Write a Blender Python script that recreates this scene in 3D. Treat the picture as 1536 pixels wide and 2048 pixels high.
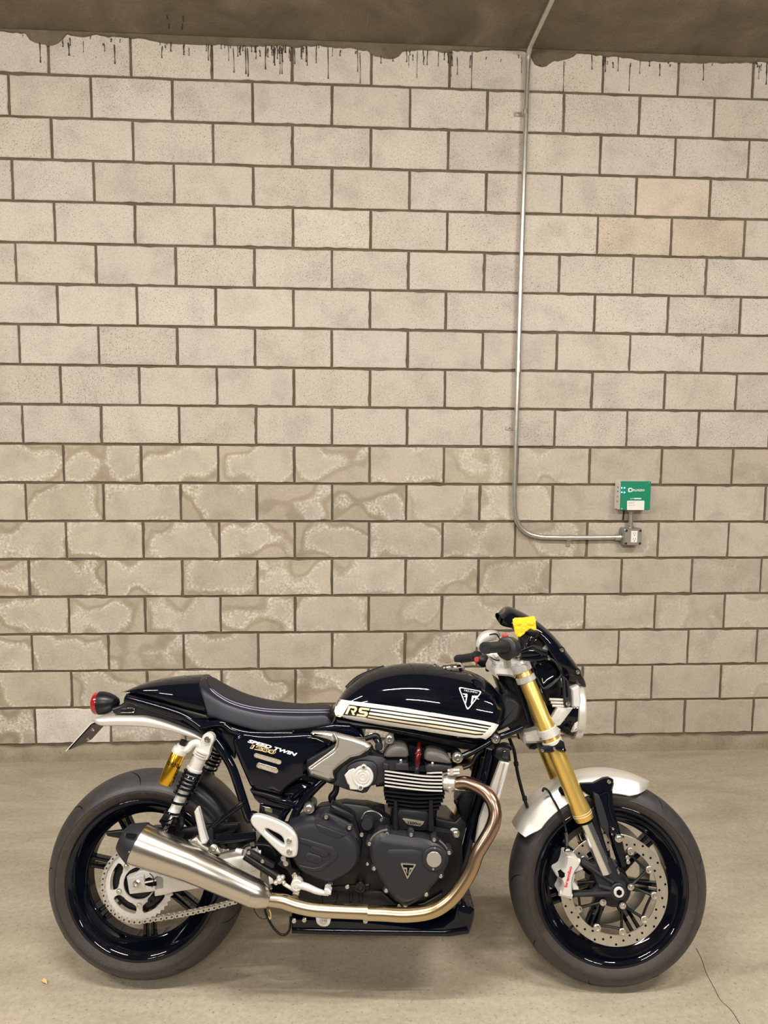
import bpy, bmesh, math, random
from mathutils import Vector, Matrix
from mathutils.bvhtree import BVHTree
random.seed(7)
for o in list(bpy.data.objects): bpy.data.objects.remove(o, do_unlink=True)
S = bpy.context.scene
C = S.collection
PI = math.pi

# ------------------------------------------------------------------ camera
F = 1400.0
YAW, PITCH, ROLL = 0.05523, -0.09498, 0.0067
CAM = Vector((0.60916, -3.56387, 1.62321))
_f = Vector((math.sin(YAW)*math.cos(PITCH), math.cos(YAW)*math.cos(PITCH), math.sin(PITCH)))
_r0 = Vector((math.cos(YAW), -math.sin(YAW), 0)); _u0 = _r0.cross(_f)
_r = math.cos(ROLL)*_r0 + math.sin(ROLL)*_u0; _u = -math.sin(ROLL)*_r0 + math.cos(ROLL)*_u0
cd = bpy.data.cameras.new('camera'); co = bpy.data.objects.new('camera', cd); C.objects.link(co)
co.matrix_world = Matrix(((_r.x, _u.x, -_f.x, CAM.x), (_r.y, _u.y, -_f.y, CAM.y), (_r.z, _u.z, -_f.z, CAM.z), (0, 0, 0, 1)))
cd.sensor_fit = 'VERTICAL'; cd.sensor_height = 24.0; cd.sensor_width = 18.0
cd.lens = F/2048*24.0; cd.clip_start = 0.05
S.camera = co

# ------------------------------------------------------------------ light
S.view_settings.view_transform = 'Standard'; S.view_settings.look = 'None'
S.view_settings.exposure = 0.03; S.view_settings.gamma = 1.0; S.view_settings.use_curve_mapping = False
w = bpy.data.worlds.new('world'); S.world = w; w.use_nodes = True
w.node_tree.nodes['Background'].inputs[0].default_value = (1.0, 0.93, 0.82, 1)
w.node_tree.nodes['Background'].inputs[1].default_value = 0.12
CEIL = 3.546
def tube_lamp(x, y, e, tl=0.6, sx=1.25, sy=0.05):
    # a bare tube below the ceiling: two strips back to back shine to both sides and downwards
    for tilt in (-tl, tl):
        l = bpy.data.lights.new('fluorescent_lamp', 'AREA'); l.shape = 'RECTANGLE'; l.size = sx; l.size_y = sy
        l.energy = e; l.color = (1.0, 0.95, 0.87)
        o = bpy.data.objects.new('fluorescent_lamp', l); o.location = (x, y+tilt*0.02, CEIL-0.30); o.rotation_euler = (tilt, 0, 0); C.objects.link(o)
for x in (-2.4, 0.2, 2.8): tube_lamp(x, -2.6, 50)
for x in (-3.0, 0.4, 3.8): tube_lamp(x, -5.6, 66, 0.8)

# ------------------------------------------------------------------ materials
MAT = {}
def mat(name, col, rough=0.5, metal=0.0, coat=0.0, spec=0.5, nscale=0, namt=0.0, bump=0.0, emit=None, es=0, aniso=0, stretch=None, rvar=0):
    m = bpy.data.materials.new(name); m.use_nodes = True; nt = m.node_tree; b = nt.nodes['Principled BSDF']
    b.inputs['Base Color'].default_value = (*col, 1); b.inputs['Roughness'].default_value = rough; b.inputs['Metallic'].default_value = metal
    b.inputs['Coat Weight'].default_value = coat; b.inputs['Coat Roughness'].default_value = 0.04; b.inputs['Specular IOR Level'].default_value = spec
    if aniso: b.inputs['Anisotropic'].default_value = aniso
    if emit: b.inputs['Emission Color'].default_value = (*emit, 1); b.inputs['Emission Strength'].default_value = es
    if nscale:
        tc = nt.nodes.new('ShaderNodeTexCoord'); mp = nt.nodes.new('ShaderNodeMapping'); n = nt.nodes.new('ShaderNodeTexNoise')
        mp.inputs['Scale'].default_value = stretch or (1, 1, 1)
        n.inputs['Scale'].default_value = nscale; n.inputs['Detail'].default_value = 5
        nt.links.new(tc.outputs['Object'], mp.inputs['Vector']); nt.links.new(mp.outputs[0], n.inputs['Vector'])
        if namt:
            r = nt.nodes.new('ShaderNodeValToRGB'); e = r.color_ramp.elements
            e[0].position = 0.3; e[1].position = 0.7
            e[0].color = (*[c*(1-namt) for c in col], 1); e[1].color = (*[min(1, c*(1+namt)) for c in col], 1)
            nt.links.new(n.outputs['Fac'], r.inputs[0]); nt.links.new(r.outputs[0], b.inputs['Base Color'])
        if bump:
            bp = nt.nodes.new('ShaderNodeBump'); bp.inputs['Strength'].default_value = bump; bp.inputs['Distance'].default_value = 0.004
            nt.links.new(n.outputs['Fac'], bp.inputs['Height']); nt.links.new(bp.outputs[0], b.inputs['Normal'])
        if rvar:
            mr = nt.nodes.new('ShaderNodeMapRange'); mr.inputs['To Min'].default_value = max(0.02, rough-rvar); mr.inputs['To Max'].default_value = rough+rvar
            nt.links.new(n.outputs['Fac'], mr.inputs[0]); nt.links.new(mr.outputs[0], b.inputs['Roughness'])
    MAT[name] = m; return m
mat('gloss_black', (0.002, 0.003, 0.007), 0.12, 0, 0.85, 0.0)
mat('satin_black', (0.006, 0.0065, 0.009), 0.34, 0, 0, 0.35)
mat('matte_black', (0.014, 0.015, 0.019), 0.46, 0, 0, 0.35, 300, 0.1, 0.02)
mat('case_grey', (0.015, 0.016, 0.021), 0.40, 0.0, 0, 0.42, 300, 0.08, 0.02)
mat('rocker_grey', (0.10, 0.093, 0.085), 0.42, 0.2, 0, 0.5)
mat('deep_black', (0.002, 0.002, 0.003), 0.6, 0, 0, 0.08)
mat('rubber_tread', (0.034, 0.031, 0.032), 0.46, 0, 0, 0.45, 40, 0.18, 0.03, rvar=0.06)
mat('rubber_side', (0.040, 0.032, 0.028), 0.60, 0, 0, 0.35, 60, 0.15, 0.03)
mat('rubber_letter', (0.032, 0.028, 0.026), 0.6)
mat('vinyl', (0.036, 0.037, 0.050), 0.48, 0, 0, 0.4, 500, 0.1, 0.06)
mat('vinyl_top', (0.010, 0.0105, 0.018), 0.5, 0, 0, 0.25, 500, 0.1, 0.06)
mat('stitch', (0.45, 0.42, 0.62), 0.6)
mat('silver_paint', (0.66, 0.63, 0.58), 0.36, 0.55, 0, 0.5)
mat('silver_cast', (0.66, 0.64, 0.61), 0.42, 0.35, 0, 0.5, 200, 0.06, 0.02)
mat('brushed_alu', (0.60, 0.57, 0.52), 0.34, 0.85, 0, 0.5, 8, 0.05, 0, stretch=(1, 1, 30))
mat('steel', (0.72, 0.70, 0.66), 0.22, 1.0)
mat('disc_steel', (0.60, 0.56, 0.50), 0.34, 0.9, 0, 0.5, 30, 0.1)
mat('chrome', (0.85, 0.85, 0.86), 0.10, 1.0)
mat('chain_steel', (0.62, 0.58, 0.52), 0.38, 0.75)
mat('gold_fork', (0.90, 0.62, 0.17), 0.30, 0.82, 0, 0.5, 10, 0.06)
mat('gold_can', (0.86, 0.50, 0.04), 0.22, 1.0)
mat('white_decal', (0.80, 0.77, 0.71), 0.25, 0, 0.3)
mat('cream_decal', (0.78, 0.66, 0.45), 0.3, 0, 0.3)
mat('black_decal', (0.004, 0.004, 0.005), 0.25, 0, 0.3)
mat('white_paint', (0.80, 0.80, 0.80), 0.4)
mat('gold_print', (0.72, 0.52, 0.26), 0.4)
mat('red_lens', (0.30, 0.008, 0.010), 0.12, 0, 1.0)
mat('red_anodised', (0.07, 0.002, 0.004), 0.25, 0.3, 0.6)
mat('red_print', (0.62, 0.02, 0.015), 0.4)
mat('red_button', (0.55, 0.05, 0.06), 0.4)
mat('white_plastic', (0.78, 0.76, 0.72), 0.4)
mat('mesh_metal', (0.42, 0.36, 0.28), 0.45, 0.6, 0, 0.5, 700, 0.7, 0.6)
mat('light_grey', (0.42, 0.42, 0.42), 0.4)
mat('cloth_yellow', (0.80, 0.50, 0.025), 0.9, 0, 0, 0.2, 320, 0.22, 0.6)
mat('galv', (0.62, 0.60, 0.55), 0.30, 0.9, 0, 0.5, 40, 0.08)
mat('box_grey', (0.30, 0.31, 0.29), 0.38, 0.6)
mat('green_box', (0.006, 0.22, 0.12), 0.35, 0, 0.2)
mat('led_blue', (0.1, 0.6, 1.0), 0.3, emit=(0.10, 0.60, 1.0), es=30)
mat('leaf_tan', (0.62, 0.46, 0.18), 0.7)
mat('tar', (0.035, 0.028, 0.020), 0.5)
mat('rear_glass', (0.02, 0.02, 0.022), 0.1, 0, 0.5)
mat('text_grey', (0.35, 0.36, 0.38), 0.5)

def N(nt, t, **k):
    n = nt.nodes.new(t)
    for a, b in k.items():
        if a in n.inputs: n.inputs[a].default_value = b
        else: setattr(n, a, b)
    return n
def ramp(nt, src, stops):
    r = nt.nodes.new('ShaderNodeValToRGB'); el = r.color_ramp.elements
    while len(el) < len(stops): el.new(0.5)
    for e, (p, c) in zip(el, stops): e.position = p; e.color = (*c, 1) if len(c) == 3 else c
    nt.links.new(src, r.inputs[0]); return r.outputs[0]
def mix(nt, fac, a, b, mode='MIX'):
    m = nt.nodes.new('ShaderNodeMix'); m.data_type = 'RGBA'; m.blend_type = mode
    if isinstance(fac, (int, float)): m.inputs[0].default_value = fac
    else: nt.links.new(fac, m.inputs[0])
    for v, i in ((a, 6), (b, 7)):
        if isinstance(v, tuple): m.inputs[i].default_value = (*v, 1)
        else: nt.links.new(v, m.inputs[i])
    return m.outputs[2]
def new_mat(name, rough):
    m = bpy.data.materials.new(name); m.use_nodes = True; nt = m.node_tree; b = nt.nodes['Principled BSDF']
    b.inputs['Roughness'].default_value = rough; MAT[name] = m; return nt, b
def math_node(nt, op, a, b=None):
    n = nt.nodes.new('ShaderNodeMath'); n.operation = op
    for i, v in enumerate((a, b)):
        if v is None: continue
        if isinstance(v, (int, float)): n.inputs[i].default_value = v
        else: nt.links.new(v, n.inputs[i])
    return n.outputs[0]

def block_material(name, stained):
    nt, b = new_mat(name, 0.85); b.inputs['Specular IOR Level'].default_value = 0.2
    geo = N(nt, 'ShaderNodeNewGeometry'); oi = N(nt, 'ShaderNodeObjectInfo'); tc = N(nt, 'ShaderNodeTexCoord')
    pos = geo.outputs['Position']
    fine = N(nt, 'ShaderNodeTexNoise', Scale=85.0, Detail=4.0, Roughness=0.65); nt.links.new(pos, fine.inputs['Vector'])
    big = N(nt, 'ShaderNodeTexNoise', Scale=2.2, Detail=3.0); nt.links.new(pos, big.inputs['Vector'])
    rnd = oi.outputs['Random']
    # per-block offset so that stains differ from block to block
    off = N(nt, 'ShaderNodeVectorMath', operation='SCALE'); off.inputs[0].default_value = (37, 11, 53); nt.links.new(rnd, off.inputs['Scale'])
    add = N(nt, 'ShaderNodeVectorMath', operation='ADD'); nt.links.new(tc.outputs['Object'], add.inputs[0]); nt.links.new(off.outputs[0], add.inputs[1])
    tint = ramp(nt, rnd, [(0.0, (0.505, 0.450, 0.395)), (0.5, (0.525, 0.470, 0.416)), (1.0, (0.545, 0.490, 0.437))])
    if stained:
        tint = ramp(nt, rnd, [(0.0, (0.42, 0.368, 0.297)), (0.5, (0.46, 0.405, 0.333)), (1.0, (0.50, 0.445, 0.372))])
        # damp stain that creeps in from the joints, with a pale salt rim on its border
        warp = N(nt, 'ShaderNodeTexNoise', Scale=4.6, Detail=1.6, Roughness=0.42); nt.links.new(add.outputs[0], warp.inputs['Vector'])
        sx = N(nt, 'ShaderNodeSeparateXYZ'); nt.links.new(tc.outputs['Object'], sx.inputs[0])
        ex = math_node(nt, 'SUBTRACT', 0.185, math_node(nt, 'ABSOLUTE', sx.outputs['X']))
        ez = math_node(nt, 'SUBTRACT', 0.091, math_node(nt, 'ABSOLUTE', sx.outputs['Z']))
        edge = math_node(nt, 'MINIMUM', ex, ez)
        wv = math_node(nt, 'MULTIPLY', math_node(nt, 'SUBTRACT', warp.outputs['Fac'], 0.46), 0.50)
        amt = math_node(nt, 'MULTIPLY', math_node(nt, 'FRACT', math_node(nt, 'MULTIPLY', rnd, 7.31)), 0.050)
        d = math_node(nt, 'ADD', math_node(nt, 'SUBTRACT', edge, amt), wv)
        wet = ramp(nt, math_node(nt, 'MULTIPLY', math_node(nt, 'ADD', d, 0.05), 10.0), [(0.0, (0.92, 0.90, 0.87)), (0.20, (0.70, 0.66, 0.59)), (0.42, (0.78, 0.75, 0.69)), (0.85, (1, 1, 1)), (1, (1.03, 1.03, 1.03))])
        rim = ramp(nt, math_node(nt, 'MULTIPLY', math_node(nt, 'ADD', d, 0.05), 10.0), [(0.0, (0, 0, 0)), (0.36, (0, 0, 0)), (0.60, (0.95, 0.95, 0.95)), (0.76, (0.65, 0.65, 0.65)), (1, (0.06, 0.06, 0.06))])
        spk = N(nt, 'ShaderNodeTexNoise', Scale=75.0, Detail=3.0); nt.links.new(pos, spk.inputs['Vector'])
        sp = ramp(nt, spk.outputs['Fac'], [(0.38, (0, 0, 0)), (0.66, (1, 1, 1))])
        base = mix(nt, 1.0, tint, wet, 'MULTIPLY')
        rimf = N(nt, 'ShaderNodeMix'); rimf.data_type = 'RGBA'; rimf.blend_type = 'MULTIPLY'; rimf.inputs[0].default_value = 1.0
        nt.links.new(rim, rimf.inputs[6]); nt.links.new(sp, rimf.inputs[7])
        base = mix(nt, rimf.outputs[2], base, (0.76, 0.71, 0.64))
        base = mix(nt, oi.outputs['Alpha'], tint, base)
    else:
        base = tint
    # open pores
    por = N(nt, 'ShaderNodeTexNoise', Scale=190.0, Detail=2.5, Roughness=0.6); nt.links.new(pos, por.inputs['Vector'])
    dens = math_node(nt, 'MULTIPLY', math_node(nt, 'SUBTRACT', big.outputs['Fac'], 0.5), 0.16)
    pv = math_node(nt, 'ADD', por.outputs['Fac'], dens)
    pf = ramp(nt, pv, [(0.0, (0, 0, 0)), (0.65 if stained else 0.585, (0, 0, 0)), (0.74 if stained else 0.68, (1, 1, 1)), (1, (1, 1, 1))])
    grain = ramp(nt, fine.outputs['Fac'], [(0.3, (0.90, 0.89, 0.87)), (0.7, (1.08, 1.08, 1.08))])
    c = mix(nt, 1.0, base, grain, 'MULTIPLY')
    c = mix(nt, pf, c, (0.20, 0.165, 0.13))
    mot = N(nt, 'ShaderNodeTexNoise', Scale=7.0, Detail=4.0, Roughness=0.6); nt.links.new(add.outputs[0], mot.inputs['Vector'])
    c = mix(nt, 1.0, c, ramp(nt, mot.outputs['Fac'], [(0.30, (0.84, 0.84, 0.845)), (0.52, (1.0, 1.0, 1.0)), (0.75, (1.06, 1.05, 1.04))]), 'MULTIPLY')
    c = mix(nt, 1.0, c, oi.outputs['Color'], 'MULTIPLY')
    nt.links.new(c, b.inputs['Base Color'])
    bp = N(nt, 'ShaderNodeBump', Strength=0.35, Distance=0.003)
    h = math_node(nt, 'SUBTRACT', fine.outputs['Fac'], pv); nt.links.new(h, bp.inputs['Height']); nt.links.new(bp.outputs[0], b.inputs['Normal'])
block_material('block_painted', False); block_material('block_stained', True)

def concrete(name, c1, c2, c3, scale, rough, bump, spec=0.3, streak=1.0):
    nt, b = new_mat(name, rough); b.inputs['Specular IOR Level'].default_value = spec
    geo = N(nt, 'ShaderNodeNewGeometry'); pos = geo.outputs['Position']
    a = N(nt, 'ShaderNodeTexNoise', Scale=scale, Detail=6.0, Roughness=0.62, Distortion=0.6); nt.links.new(pos, a.inputs['Vector'])
    f = N(nt, 'ShaderNodeTexNoise', Scale=scale*28, Detail=4.0, Roughness=0.7); nt.links.new(pos, f.inputs['Vector'])
    s = N(nt, 'ShaderNodeTexNoise', Scale=scale*55, Detail=1.0); nt.links.new(pos, s.inputs['Vector'])
    mp = N(nt, 'ShaderNodeMapping'); mp.inputs['Scale'].default_value = (1.0, streak, 1.0); nt.links.new(pos, mp.inputs[0]); nt.links.new(mp.outputs[0], a.inputs['Vector'])
    base = ramp(nt, a.outputs['Fac'], [(0.28, c1), (0.5, c2), (0.72, c3)])
    g = ramp(nt, f.outputs['Fac'], [(0.3, (0.86, 0.85, 0.84)), (0.7, (1.1, 1.1, 1.1))])
    c = mix(nt, 1.0, base, g, 'MULTIPLY')
    sp = ramp(nt, s.outputs['Fac'], [(0.0, (0, 0, 0)), (0.65, (0, 0, 0)), (0.72, (0.55, 0.55, 0.55)), (1, (0.6, 0.6, 0.6))])
    c = mix(nt, sp, c, tuple(x*0.45 for x in c1))
    nt.links.new(c, b.inputs['Base Color'])
    bp = N(nt, 'ShaderNodeBump', Strength=bump, Distance=0.004); nt.links.new(f.outputs['Fac'], bp.inputs['Height']); nt.links.new(bp.outputs[0], b.inputs['Normal'])
concrete('floor_concrete', (0.285, 0.244, 0.183), (0.36, 0.312, 0.24), (0.425, 0.372, 0.293), 2.0, 0.55, 0.35, streak=3.0)
concrete('ceiling_concrete', (0.135, 0.112, 0.079), (0.205, 0.172, 0.127), (0.285, 0.245, 0.19), 3.2, 0.8, 0.3)
concrete('mortar', (0.105, 0.085, 0.057), (0.135, 0.11, 0.076), (0.175, 0.145, 0.102), 5.0, 0.9, 0.4, 0.1)
concrete('footing', (0.22, 0.18, 0.125), (0.29, 0.245, 0.18), (0.36, 0.31, 0.24), 4.0, 0.9, 0.8, 0.1)

def exhaust_material():
    nt, b = new_mat('exhaust_steel', 0.2); b.inputs['Metallic'].default_value = 1.0
    tc = N(nt, 'ShaderNodeTexCoord'); s = N(nt, 'ShaderNodeSeparateXYZ'); nt.links.new(tc.outputs['Object'], s.inputs[0])
    # heat tint grows towards the cylinder head: distance from the exhaust port
    t = math_node(nt, 'ADD', math_node(nt, 'MULTIPLY', s.outputs['X'], 0.35), math_node(nt, 'MULTIPLY', s.outputs['Z'], 1.3))
    c = ramp(nt, t, [(0.43, (0.60, 0.585, 0.555)), (0.56, (0.61, 0.53, 0.39)), (0.66, (0.60, 0.45, 0.24)), (0.80, (0.50, 0.35, 0.22)), (0.95, (0.42, 0.29, 0.22)), (1.0, (0.40, 0.27, 0.20))])
    nt.links.new(c, b.inputs['Base Color']); b.inputs['Roughness'].default_value = 0.26
exhaust_material()
def can_material():
    nt, b = new_mat('brushed_steel', 0.27); b.inputs['Metallic'].default_value = 1.0
    tc = N(nt, 'ShaderNodeTexCoord'); mp = N(nt, 'ShaderNodeMapping'); mp.inputs['Rotation'].default_value = (0, -0.4, 0); mp.inputs['Scale'].default_value = (3, 90, 90)
    n = N(nt, 'ShaderNodeTexNoise', Scale=1.0, Detail=4.0); nt.links.new(tc.outputs['Object'], mp.inputs[0]); nt.links.new(mp.outputs[0], n.inputs['Vector'])
    c = ramp(nt, n.outputs['Fac'], [(0.3, (0.62, 0.58, 0.52)), (0.7, (0.67, 0.63, 0.57))]); nt.links.new(c, b.inputs['Base Color'])
    r = N(nt, 'ShaderNodeMapRange'); r.inputs['To Min'].default_value = 0.22; r.inputs['To Max'].default_value = 0.27; nt.links.new(n.outputs['Fac'], r.inputs[0]); nt.links.new(r.outputs[0], b.inputs['Roughness'])
can_material()

# ------------------------------------------------------------------ mesh helpers
def mk(name, bm, mats, parent=None, angle=35, smooth=True):
    me = bpy.data.meshes.new(name)
    bmesh.ops.recalc_face_normals(bm, faces=bm.faces[:])
    bm.to_mesh(me); bm.free()
    if isinstance(mats, str): mats = [mats]
    for m in mats: me.materials.append(MAT[m])
    if smooth:
        me.polygons.foreach_set('use_smooth', [True]*len(me.polygons)); me.set_sharp_from_angle(angle=math.radians(angle))
    o = bpy.data.objects.new(name, me); C.objects.link(o)
    if parent: o.parent = parent
    return o
def inst(o, parent, loc=(0, 0, 0), rot=(0, 0, 0), sc=(1, 1, 1), name=None):
    c = o.copy(); C.objects.link(c); c.parent = parent; c.location = loc; c.rotation_euler = rot; c.scale = sc
    if name: c.name = name
    return c
def tag(o, label=None, cat=None, group=None, kind=None):
    for k, v in (('label', label), ('category', cat), ('group', group), ('kind', kind)):
        if v: o[k] = v
    return o
def box(bm, a, b, mi=0):
    x0, y0, z0 = a; x1, y1, z1 = b
    v = [bm.verts.new(p) for p in ((x0,y0,z0),(x1,y0,z0),(x1,y1,z0),(x0,y1,z0),(x0,y0,z1),(x1,y0,z1),(x1,y1,z1),(x0,y1,z1))]
    for f in ((0,1,2,3),(4,5,6,7),(0,1,5,4),(1,2,6,5),(2,3,7,6),(3,0,4,7)):
        bm.faces.new([v[i] for i in f]).material_index = mi
def bridge(bm, rings, closed=True, cap=(True, True), mi=0, loop=False):
    V = [[bm.verts.new(p) for p in r] for r in rings]
    n = len(V[0]); m = len(V)
    for i in range(m if loop else m-1):
        a, b = V[i], V[(i+1) % m]
        for j in range(n if closed else n-1):
            k = (j+1) % n
            try: bm.faces.new((a[j], a[k], b[k], b[j])).material_index = mi
            except ValueError: pass
    if not loop:
        for flag, r in zip(cap, (V[0], V[-1])):
            if flag and closed:
                try: bm.faces.new(r).material_index = mi
                except ValueError: pass
    return V
def catmull(P, per=8, closed=False):
    P = [Vector(p) for p in P]; n = len(P); out = []
    rng = range(n if closed else n-1)
    for i in rng:
        g = lambda k: P[k % n] if closed else P[max(0, min(n-1, k))]
        p0, p1, p2, p3 = g(i-1), g(i), g(i+1), g(i+2)
        for s in range(per):
            t = s/per
            out.append(0.5*((2*p1) + (p2-p0)*t + (2*p0-5*p1+4*p2-p3)*t*t + (3*p1-p0-3*p2+p3)*t**3))
    if not closed: out.append(P[-1])
    return out
def interp(xs, ys, x):
    if x <= xs[0]: return ys[0]
    for i in range(len(xs)-1):
        if x <= xs[i+1]:
            t = (x-xs[i])/(xs[i+1]-xs[i]) if xs[i+1] != xs[i] else 0
            return ys[i]+(ys[i+1]-ys[i])*t
    return ys[-1]
def tube_rings(path, rad, n=14):
    path = [Vector(p) for p in path]; m = len(path)
    R = rad if isinstance(rad, (list, tuple)) else [rad]*m
    if len(R) != m:
        q = R; R = [interp([k/(len(q)-1) for k in range(len(q))], q, i/(m-1)) for i in range(m)]
    t0 = (path[1]-path[0]).normalized(); ref = Vector((0, 1, 0)) if abs(t0.y) < 0.9 else Vector((1, 0, 0))
    u = (ref - t0*ref.dot(t0)).normalized(); rings = []
    for i in range(m):
        t = (path[min(i+1, m-1)]-path[max(i-1, 0)]).normalized()
        u = (u - t*u.dot(t)).normalized(); v = t.cross(u)
        rings.append([path[i]+R[i]*(math.cos(a)*u+math.sin(a)*v) for a in [2*PI*k/n for k in range(n)]])
    return rings
def tube(path, rad, n=14, per=8, bm=None, mi=0, sm=True):
    bm = bm or bmesh.new()
    if sm and len(path) > 2:
        if isinstance(rad, (list, tuple)) and len(rad) == len(path):
            q = catmull([Vector((r, 0, 0)) for r in rad], per); rad = [v.x for v in q]
        path = catmull(path, per)
    bridge(bm, tube_rings(path, rad, n), mi=mi); return bm
def lathe(prof, org, axis, n=32, bm=None, mi=0, cap=(True, True), loop=False):
    """prof: (distance along axis, radius)"""
    bm = bm or bmesh.new(); org = Vector(org); ax = Vector(axis).normalized()
    ref = Vector((0, 0, 1)) if abs(ax.z) < 0.9 else Vector((1, 0, 0))
    u = (ref-ax*ref.dot(ax)).normalized(); v = ax.cross(u)
    rings = [[org+ax*a+max(r, 1e-5)*(math.cos(2*PI*k/n)*u+math.sin(2*PI*k/n)*v) for k in range(n)] for a, r in prof]
    bridge(bm, rings, mi=mi, cap=cap, loop=loop); return bm

# ------------------------------------------------------------------ measuring frame of the motorcycle
# outlines were measured on the machine's right side as pixels and are turned into metres here,
# each at its own distance from the machine's centre plane ("lat", metres towards its right side)
PSI, LEAN = -0.06498, 0.21769
MB = Matrix.Translation((0, -1.5363, 0.002)) @ Matrix.Rotation(PSI, 4, 'Z') @ Matrix.Rotation(-LEAN, 4, 'X')
MI = MB.inverted(); O_L = MI @ CAM
def ray(px, py): return (_f + _r*((px-768)/F) + _u*((1024-py)/F))
def P3(px, py, lat):
    d = MI.to_3x3() @ ray(px, py); t = (-lat-O_L.y)/d.y
    return O_L + d*t
def onto(px, py, bvh, off=0.0008, lat=0.12):
    d = (MI.to_3x3() @ ray(px, py)).normalized()
    h = bvh.ray_cast(O_L, d)
    if h[0] is None: return P3(px, py, lat)
    return h[0] - d*off
CR = {'C1': (80, 1300, 3.657), 'C2': (80, 1520, 3.657), 'C3': (400, 1320, 5.12), 'C4': (440, 1420, 4.8), 'C5': (380, 1580, 4.267),
      'C6': (640, 1300, 3.657), 'C7': (660, 1440, 4.042), 'C8': (660, 1620, 4.267), 'D1': (880, 1190, 4.8), 'D2': (980, 1380, 4.8),
      'D3': (1000, 1530, 3.572), 'D4': (1060, 1640, 5.12), 'E1': (660, 1390, 7.68), 'E2': (840, 1350, 7.68), 'E3': (480, 1460, 9.6),
      'E4': (940, 1240, 8.533), 'E5': (740, 1460, 7.68), 'E6': (280, 1440, 7.317), 'E7': (500, 1690, 8.533), 'E8': (200, 1660, 6.982),
      'G1': (960, 1460, 10.243), 'G2': (1040, 1280, 10.243), 'G3': (860, 1480, 8.533), 'G5': (560, 1480, 7.68)}
def q(c, *pts):
    x0, y0, s = CR[c]; return [(x0+x/s, y0+y/s) for x, y in pts]
def q1(c, x, y): return q(c, (x, y))[0]
def pt(c, x, y, lat): return P3(*q1(c, x, y), lat)

def chaikin(P, it):
    P = [Vector(p) for p in P]
    for _ in range(it):
        o = []
        for i in range(len(P)):
            a, b = P[i], P[(i+1) % len(P)]; o += [a*0.75+b*0.25, a*0.25+b*0.75]
        P = o
    return P
def inset(P, d):
    n = len(P); A = sum(P[i].x*P[(i+1) % n].y-P[(i+1) % n].x*P[i].y for i in range(n)); s = 1 if A > 0 else -1; out = []
    for i in range(n):
        a, b, c = P[i-1], P[i], P[(i+1) % n]
        e1 = (b-a); e2 = (c-b)
        if e1.length < 1e-9 or e2.length < 1e-9: out.append(b.copy()); continue
        e1.normalize(); e2.normalize()
        n1 = Vector((-e1.y, e1.x))*s; n2 = Vector((-e2.y, e2.x))*s; m = n1+n2
        if m.length < 1e-6: out.append(b+n1*d); continue
        m.normalize(); out.append(b+m*(d/max(0.45, m.dot(n1))))
    return out
def out2(pts, lat, sm=0):
    P = [P3(x, y, lat) for x, y in pts]; P = [Vector((p.x, p.z)) for p in P]
    return chaikin(P, sm) if sm else P
def stack(pts, levels, ref=None, sm=0, bm=None, mi=0):
    """solid from an outline: levels = (lat, inset) from the far face to the near face"""
    bm = bm or bmesh.new(); ref = levels[-1][0] if ref is None else ref
    P = out2(pts, ref, sm)
    rings = []
    for lat, d in levels:
        Q = inset(P, d) if d else P
        rings.append([(p.x, -lat, p.y) for p in Q])
    bridge(bm, rings, mi=mi); return bm
def plate(name, pts, lat0, lat1, m, parent, bev=0.003, sm=0, ref=None, angle=35):
    b = min(bev, abs(lat1-lat0)*0.4)
    return mk(name, stack(pts, [(lat0, b), (lat0+b, 0), (lat1-b, 0), (lat1-b*0.3, b*0.35), (lat1, b)], ref, sm), m, parent, angle)
def ring_loft(rings, lat, n=28, ys=1.0, bm=None, cap=(True, True), mi=0):
    """round body from pairs of edge points"""
    bm = bm or bmesh.new(); R = []
    for r in rings:
        l = r[2] if len(r) > 2 else lat
        A, B = P3(*r[0], l), P3(*r[1], l); c = (A+B)/2; d = (B-A)/2; rad = d.length
        R.append([c+d*math.cos(t)+Vector((0, -rad*ys, 0))*math.sin(t) for t in [2*PI*k/n for k in range(n)]])
    bridge(bm, R, cap=cap, mi=mi); return bm
def res_loop(P, n):
    L = [0]; 
    for i in range(len(P)): L.append(L[-1]+(P[(i+1) % len(P)]-P[i]).length)
    out = []
    for k in range(n):
        s = L[-1]*k/n
        for i in range(len(P)):
            if s <= L[i+1]+1e-9:
                t = (s-L[i])/max(1e-9, L[i+1]-L[i]); out.append(P[i].lerp(P[(i+1) % len(P)], t)); break
    return out
def holed(outer, inner, lat0, lat1, sm=1, n=64, bev=0.003):
    """plate with a hole"""
    bm = bmesh.new()
    A = res_loop(out2(outer, lat1, sm), n); B = res_loop(out2(inner, lat1, sm), n)
    c = sum(B, Vector((0, 0)))/n
    def start(P):
        k = min(range(n), key=lambda i: abs(math.atan2((P[i]-c).y, (P[i]-c).x)+2.0)); P = P[k:]+P[:k]
        ar = sum(P[i].x*P[(i+1) % n].y-P[(i+1) % n].x*P[i].y for i in range(n)); return P if ar > 0 else [P[0]]+P[:0:-1]
    A, B = start(A), start(B); Ai = inset(A, bev); Bi = inset(B, -bev)
    rings = [[(p.x, -l, p.y) for p in Q] for Q, l in ((A, lat0), (A, lat1-bev), (Ai, lat1), (Bi, lat1), (B, lat1-bev), (B, lat0))]
    bridge(bm, rings, loop=True); return bm
def bvh_of(o):
    me = o.data; return BVHTree.FromPolygons([v.co.copy() for v in me.vertices], [list(p.vertices) for p in me.polygons])
def fine(bm, L):
    for _ in range(7):
        ed = [e for e in bm.edges if e.calc_length() > L]
        if not ed: break
        bmesh.ops.subdivide_edges(bm, edges=ed, cuts=1); bm.normal_update(); bmesh.ops.triangulate(bm, faces=[f for f in bm.faces if len(f.verts) > 3])
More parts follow.
